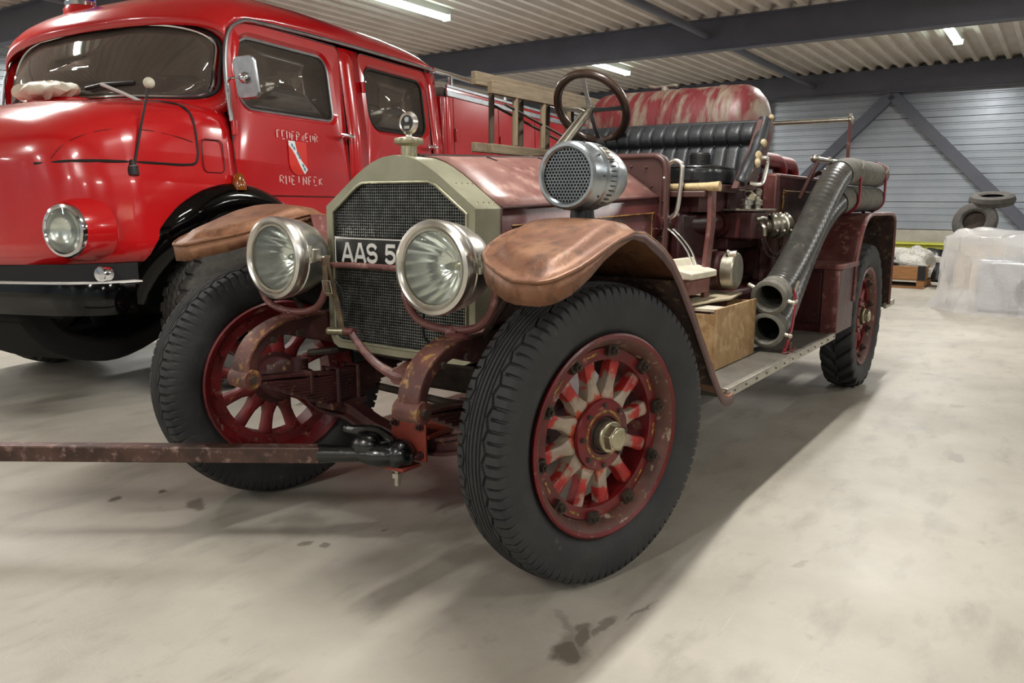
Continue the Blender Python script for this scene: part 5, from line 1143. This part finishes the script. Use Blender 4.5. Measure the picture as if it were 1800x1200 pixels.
H1 = [(1.74, -.815, .785), (1.9, -.82, .835), (2.1, -.83, .955), (2.35, -.835, 1.12), (2.6, -.835, 1.28), (2.85, -.835, 1.40), (3.1, -.835, 1.445), (3.5, -.835, 1.45), (4.05, -.835, 1.455)]
H2 = [(1.77, -.80, .618), (2.0, -.79, .66), (2.3, -.775, .84), (2.6, -.775, 1.06), (2.85, -.79, 1.20), (3.1, -.81, 1.27), (3.5, -.83, 1.28), (4.0, -.83, 1.285)]
hose('suction_hose', H1, 'ribbed grey suction hose strapped uppermost along the engine, open end above the wooden box')
hose('suction_hose', H2, 'lower grey suction hose lying beneath the other hose, open end near the running board')
def loop_strap(x, zs, yc, R, label, tail=None):
    pts = []
    z1, z0 = max(zs), min(zs)
    for k in range(13): a = PI*k/12; pts.append((x, yc-R*math.cos(a), z1+R*math.sin(a)))
    for k in range(13): a = PI*k/12; pts.append((x, yc+R*math.cos(a), z0-R*math.sin(a)))
    o = thing('hose_strap', label, 'strap', (x, yc, z0-R), group='red straps holding the hoses')
    ol = Vector(o.location)
    mk('band', G().sweep([Vector(p)-ol for p in pts]+[Vector(pts[0])-ol], [(-.02, .006), (.02, .006), (.02, -.004), (-.02, -.004)], (1, 0, 0), caps=False), 'strap_red', o)
    mk('hook', G().tube([Vector((x-.02, yc-R, z1+.01))-ol, Vector((x-.02, yc-R-.012, z1+.04))-ol, Vector((x-.02, yc-R, z1+.06))-ol], .007, 8), 'zinc', o)
loop_strap(3.18, (1.447, 1.273), -.825, .084, 'dark red strap around both hoses where they bend level')
loop_strap(3.95, (1.455, 1.285), -.833, .084, 'dark red strap around the rear ends of both hoses')
o = thing('hose_strap', 'dark red strap hanging from the upper hose coupling to the running board', 'strap', (1.86, -.90, .507), group='red straps holding the hoses')
mk('band', G().sweep(smooth([(0, 0, .315), (.004, -.012, .25), (-.004, -.008, .18), (-.012, .0, .1), (-.04, .01, .03), (-.07, .01, .004)], 4), [(-.004, .012), (.004, .012), (.004, -.012), (-.004, -.012)], (0, 1, 0)), 'strap_red', o)
mk('hook', G().tube([(0, 0, .30), (.0, -.012, .335), (.03, -.01, .35)], .008, 8).sph((-.0, -.012, .255), .012, 8, 6), 'zinc', o)
o = tag(mk('board_cleat', G().bx(-.09, .09, -.012, .012, 0, .01).cyl((0, 0, .008), (0, 0, .05), .012, n=10).bx(-.06, .06, -.03, .03, .0, .006), 'maroon_worn', bevel=.002, loc=(1.86, -.895, .505)), 'small red iron cleat screwed to the running board below the hoses', 'cleat')

# ---- plywood box on the running board
bx_ = thing('tool_box', 'plywood box with a loose lid on the running board beside the hoses', 'box', (1.425, -.63, .507))
x0, x1, y0, y1, h = -.275, .275, -.135, .13, .275
mk('side_panel', G().bx(x0, x1, y0, y0+.012, 0, h), 'plywood', bx_, bevel=.002)
mk('side_panel', G().bx(x0, x1, y1-.012, y1, 0, h), 'plywood', bx_, bevel=.002)
mk('end_panel', G().bx(x0, x0+.012, y0+.012, y1-.012, 0, h-.025), 'plywood', bx_); mk('end_panel', G().bx(x1-.012, x1, y0+.012, y1-.012, 0, h-.01), 'plywood', bx_)
mk('bottom_panel', G().bx(x0+.012, x1-.012, y0+.012, y1-.012, 0, .012), 'plywood', bx_)
mk('corner_batten', G().bx(x0+.012, x0+.032, y0+.012, y0+.032, 0, h-.02), 'wood_dark', bx_)
ld_ = tag(mk('box_lid', G().prism([(-.31, -.02), (-.29, .15), (.28, .13), (.29, -.06), (.02, -.10), (-.08, -.04)], lambda a, b, w: (a, b, w+.01*math.sin(a*9)+.010), 0, .008), 'plywood_lid', loc=(1.41, -.63, .785)), 'split grey plywood lid lying loose on the plywood box', 'lid')
tag(mk('wooden_board', G().box((0, 0, 0), (.13, .20, .012)), 'white_rubbed', loc=(1.24, -.66, .772)), 'short whitish board lying on the front of the plywood box', 'board')
# ---- pale tool handle on the seat front, can on the cushion
hd = thing('wooden_stave', 'pale wooden stave lying along the front of the seat', 'stave', (1.455, -.64, 1.30))
mk('shaft', G().tube([(0, 0, .021), (0, .06, .019), (0, .2, .017), (0, .75, .016)], [.024, .021, .018, .018, .018], 14), 'pale_wood', hd)
mk('burnt_mark', G().cyl((0, .17, .0185), (0, .185, .0185), .0195, n=14).cyl((0, .19, .018), (0, .20, .018), .0192, n=14), 'wood_dark', hd)
cn = thing('black_canister', 'small ribbed black canister standing on the seat cushion', 'canister', (1.80, -.40, 1.432))
mk('canister_body', G().lathe([(0, 0), (.05, .0), (.052, .005), (.05, .06), (.046, .065), (0, .066)], 24), 'black_plastic', cn)
for k in range(5): mk('rib', G().torus((0, 0, .012+.01*k), (0, 0, 1), .0515, .003, 24, 6), 'rubber_seal', cn)
# ---- ladder sections hung on edge along the far side
def ladder(label, x0, x1, y, zb, zt, rungs, dark):
    t = thing('wooden_ladder', label, 'ladder', (x0, y, zb), group='ladder sections on the old engine')
    for z in (0, zt-zb): mk('rail', G().bx(0, x1-x0, -.018, .018, z-(.026 if z < .1 else .036), z+(.026 if z < .1 else .036)), 'wood_grey', t, bevel=.004)
    x = rungs
    while x < x1-x0-.05:
        mk('rung', G().cyl((x, 0, .03), (x, 0, zt-zb-.03), .017, n=10), 'wood_dark' if dark else 'wood_rung', t); x += .30
    mk('tie_rod', G().tube([(.15, .0, .25), (1.2, .0, .04)], .008, 8), 'iron_dark', t)
    return t
ladder('weathered wooden ladder section nearer the bonnet, hung on edge beside the steering wheel', 1.47, 3.95, .70, 1.538, 1.868, .25, False)
ladder('weathered wooden ladder section on the outer side, its top rail reaching furthest forward', 1.42, 3.95, .775, 1.545, 1.915, .17, True)
for xx in (1.9, 3.5):
    part('ladder_bracket', G().bx(xx-.02, xx+.02, .40, .82, 1.49, 1.52).bx(xx-.02, xx+.02, .805, .83, 1.49, 1.62).bx(xx-.02, xx+.02, .44, .47, .8, 1.50), 'maroon')
# ---- tow bar
d = Vector((-.565, .825, 0)).normalized(); p0 = Vector((-.115, -.03, .315)); nrm = Vector((.825, .565, 0)).normalized()
tb = thing('tow_bar', 'heavy rusty square tow bar hitched to the orange bracket, running out to the left', 'tow bar', p0, (0, 0, math.atan2(d[1], d[0])))
mk('bar', G().bx(.28, 2.6, -.03, .03, -.03, .03), 'towbar_steel', tb, bevel=.005)
mk('bar_neck', G().tube([(.29, 0, 0), (.22, 0, .0), (.14, 0, .0)], [.036, .032, .03], 12), 'grease', tb)
mk('hitch_head', G().sph((.05, 0, .0), (.11, .055, .048), 20, 12).sph((.11, .0, .03), (.06, .04, .05), 14, 8).sph((-.01, 0, .0), (.06, .06, .06), 16, 10).sph((.04, -.045, .02), (.05, .03, .03), 12, 8), 'grease', tb)
mk('hitch_lever', G().tube(smooth([(.02, -.03, .04), (.08, -.04, .075), (.16, -.03, .085), (.2, -.03, .09)], 4), [.022, .024, .018, .012], 10), 'grease', tb)
mk('hitch_pin', G().cyl((0, 0, -.12), (0, 0, -.04), .012, n=12).cyl((0, 0, -.088), (0, 0, -.07), .022, n=6).cyl((0, 0, -.058), (0, 0, -.05), .026, n=16), 'zinc', tb)
tag(mk('speckled_cloth', G().grid(lambda i, j: ((.10+.02*math.sin(i*2.1))*math.sin(PI*j/11)*math.cos(2*PI*i/26), (.30+.02*math.sin(i*1.3))*math.sin(PI*j/11)*math.sin(2*PI*i/26), .055*math.cos(PI*j/11)+.012*math.sin(i*1.7+j)), 26, 12, True), 'white_rubbed', loc=(.47, 3.50, 1.925), rz=math.radians(9)), 'speckled white cloth bundle below the red truck windscreen', 'cloth')

# ================================================================== things at the far right
def slab(name, x0, x1, y0, y1, z0, z1, mat, parent, **k): return mk(name, G().bx(x0, x1, y0, y1, z0, z1), mat, parent, **k)
ct = thing('pallet_crate', 'low wooden crate on a pallet base filled with scrap, near the back wall', 'crate', (11.9, .45, 0))
for yy in (-.66, 0, .9): slab('pallet_block', -.42, .4, yy-.05, yy+.05, .03, .12, 'crate_wood', ct)
slab('bottom_board', -.44, -.34, -.72, .95, 0, .03, 'crate_wood', ct); slab('bottom_board', .3, .4, -.72, .95, 0, .03, 'crate_wood', ct); slab('deck_board', -.42, .4, -.70, .93, .12, .14, 'crate_wood', ct)
slab('front_board', -.45, -.43, -.72, .95, .14, .34, 'crate_wood', ct, bevel=.004); slab('back_board', .39, .41, -.72, .95, .14, .34, 'crate_wood', ct)
slab('end_board', -.43, .39, -.72, -.70, .14, .34, 'crate_wood', ct, bevel=.004); slab('end_board', -.43, .39, .93, .95, .14, .34, 'crate_wood', ct)
slab('corner_iron', -.456, -.40, -.728, -.62, .13, .35, 'black_plastic', ct); slab('paper_label', -.4535, -.4505, .02, .17, .20, .31, 'paper', ct)
def lump(name, c, r, mat, label, cat, seed, nu=28, nv=18, amp=.16, group=None):
    rnd = np.random.RandomState(seed); ph = rnd.rand(6, 3)*6.28; fr = rnd.randint(2, 7, (6, 2))
    def f(i, j):
        a, b = 2*PI*i/nu, PI*j/(nv-1); k = 1+sum(amp/(1+q*.4)*math.sin(fr[q][0]*a+ph[q][0])*math.sin(fr[q][1]*b+ph[q][1]) for q in range(6))
        z = math.cos(b)*k
        return (r[0]*math.sin(b)*math.cos(a)*k, r[1]*math.sin(b)*math.sin(a)*k, max(-.55, z)*r[2]+.55*r[2])
    return tag(mk(name, G().grid(f, nu, nv, True), mat, loc=c, sm=40), label, cat, group)
lump('plastic_sheeting', (11.95, .75, .145), (.34, .42, .36), 'plastic_white', 'crumpled white plastic sheeting heaped high in the pallet crate', 'plastic sheet', 3)
lump('plastic_sheeting', (12.05, .0, .145), (.30, .42, .28), 'plastic_white', 'crumpled white plastic sheeting spilling over the near end of the pallet crate', 'plastic sheet', 5)
sc_ = thing('scrap_cables', 'tangle of black cables and fittings at the front of the pallet crate', 'cables', (11.62, .40, .145))
rnd = np.random.RandomState(4)
for k in range(16):
    c = rnd.rand(4, 3)*np.array([.18, .6, .30])+np.array([-.05, -.3, .02]); mk('cable', G().tube(smooth([Vector(q) for q in c], 4), .016, 6), 'black_plastic' if k % 4 else 'alu', sc_)
tag(mk('black_pot', G().lathe([(.0, 0), (.10, 0), (.07, .14), (.045, .2), (.04, .26), (0, .26)], 16), 'black_plastic', loc=(11.66, -.42, .145)), 'black funnel shaped part at the corner of the pallet crate', 'scrap part')
tag(mk('yellow_panel', G().bx(-.35, .5, -.75, .55, .14, .18).bx(-.30, .45, -.70, .5, .0, .14), 'yellow_green', loc=(14.9, .25, .40), bevel=.02), 'flat yellow-green panel lying on a dark base by the back wall', 'panel')
tag(mk('low_table', G().bx(-.38, .52, -.78, .57, .30, .40).bx(-.3, -.2, -.7, -.6, 0, .3).bx(.3, .4, -.7, -.6, 0, .3).bx(-.3, -.2, .4, .5, 0, .3).bx(.3, .4, .4, .5, 0, .3), 'black_plastic', loc=(14.9, .25, 0)), 'dark low table carrying the yellow-green panel', 'table')
lump('dark_bag', (13.2, -.30, 0), (.30, .34, .34), 'black_plastic', 'black bag between the crate and the plastic wrapped load', 'bag', 9)
tag(mk('cardboard_box', G().bx(-.25, .25, -.3, .3, 0, .66), 'cardboard', loc=(12.1, -.95, 0), bevel=.006), 'tan cardboard box below the loose tyres', 'box')
def ttyre(loc, rot, label):
    t = thing('loose_tyre', label, 'tyre', loc, rot, group='loose tyres by the back wall')
    mk('tyre_body', G().lathe([(.16, -.05), (.19, -.075), (.25, -.08), (.30, -.06), (.32, 0), (.30, .06), (.25, .08), (.19, .075), (.16, .05)], 40, (0, 0, 0), (1, 0, 0)), 'tyre_new', t); mk('tyre_bead', G().torus((0, 0, 0), (1, 0, 0), .175, .02, 36, 8), 'rubber_seal', t)
    mk('inner_rim', G().lathe([(.17, .03), (.12, .05), (0, .05)], 32, (0, 0, 0), (1, 0, 0)), 'iron_dark', t)
ttyre((12.0, -.82, 1.02), (.35, .35, -.2), 'loose black tyre leaning with its hub facing out, near the back wall')
ttyre((12.25, -1.0, 1.36), (0, 1.35, 0), 'loose black tyre lying flat on top of the leaning tyre')
# plastic wrapped load
wr = thing('wrapped_load', 'load shrouded in clear crumpled plastic film standing on the floor at the right', 'wrapped load', (9.35, -1.86, 0))
rnd = np.random.RandomState(2); ph = rnd.rand(12)*6.28
def film(i, j):
    a = 2*PI*i/90; t = j/30; z = .95*(1-t**3.2) if t < .5 else .95*(1-.5**3.2)*(1-t)/.5
    r = 1.0*(math.sin(min(1, t*2.)*PI/2)**.7)+.05*max(0, t-.85)/.15
    c, s = math.cos(a), math.sin(a); q = (abs(c)**3+abs(s)**3)**(-1/3)
    w = 1+.05*t*(1.6*abs(math.sin(4.5*a+ph[0]+3*t))-.8+.9*abs(math.sin(11*a+ph[1]-6*t))-.45+.6*math.sin(31*a+ph[2]+11*t))
    return (r*.85*q*c*w, r*1.1*q*s*w, z+(.04*math.sin(5*a+ph[3])+.03*math.sin(13*a+9*t)+.02*math.sin(7*a-23*t))*math.sin(PI*t))
mk('plastic_film', G().grid(film, 90, 31, True), 'plastic_film', wr, sm=25)
mk('inner_load', G().bx(-.5, .5, -.7, .7, 0, .62).bx(-.35, .3, -.5, .3, .62, .74), 'alu', wr, bevel=.04)
mk('dark_part', G().cyl((-.62, .1, .26), (-.5, .1, .26), .2, n=24), 'black_plastic', wr)
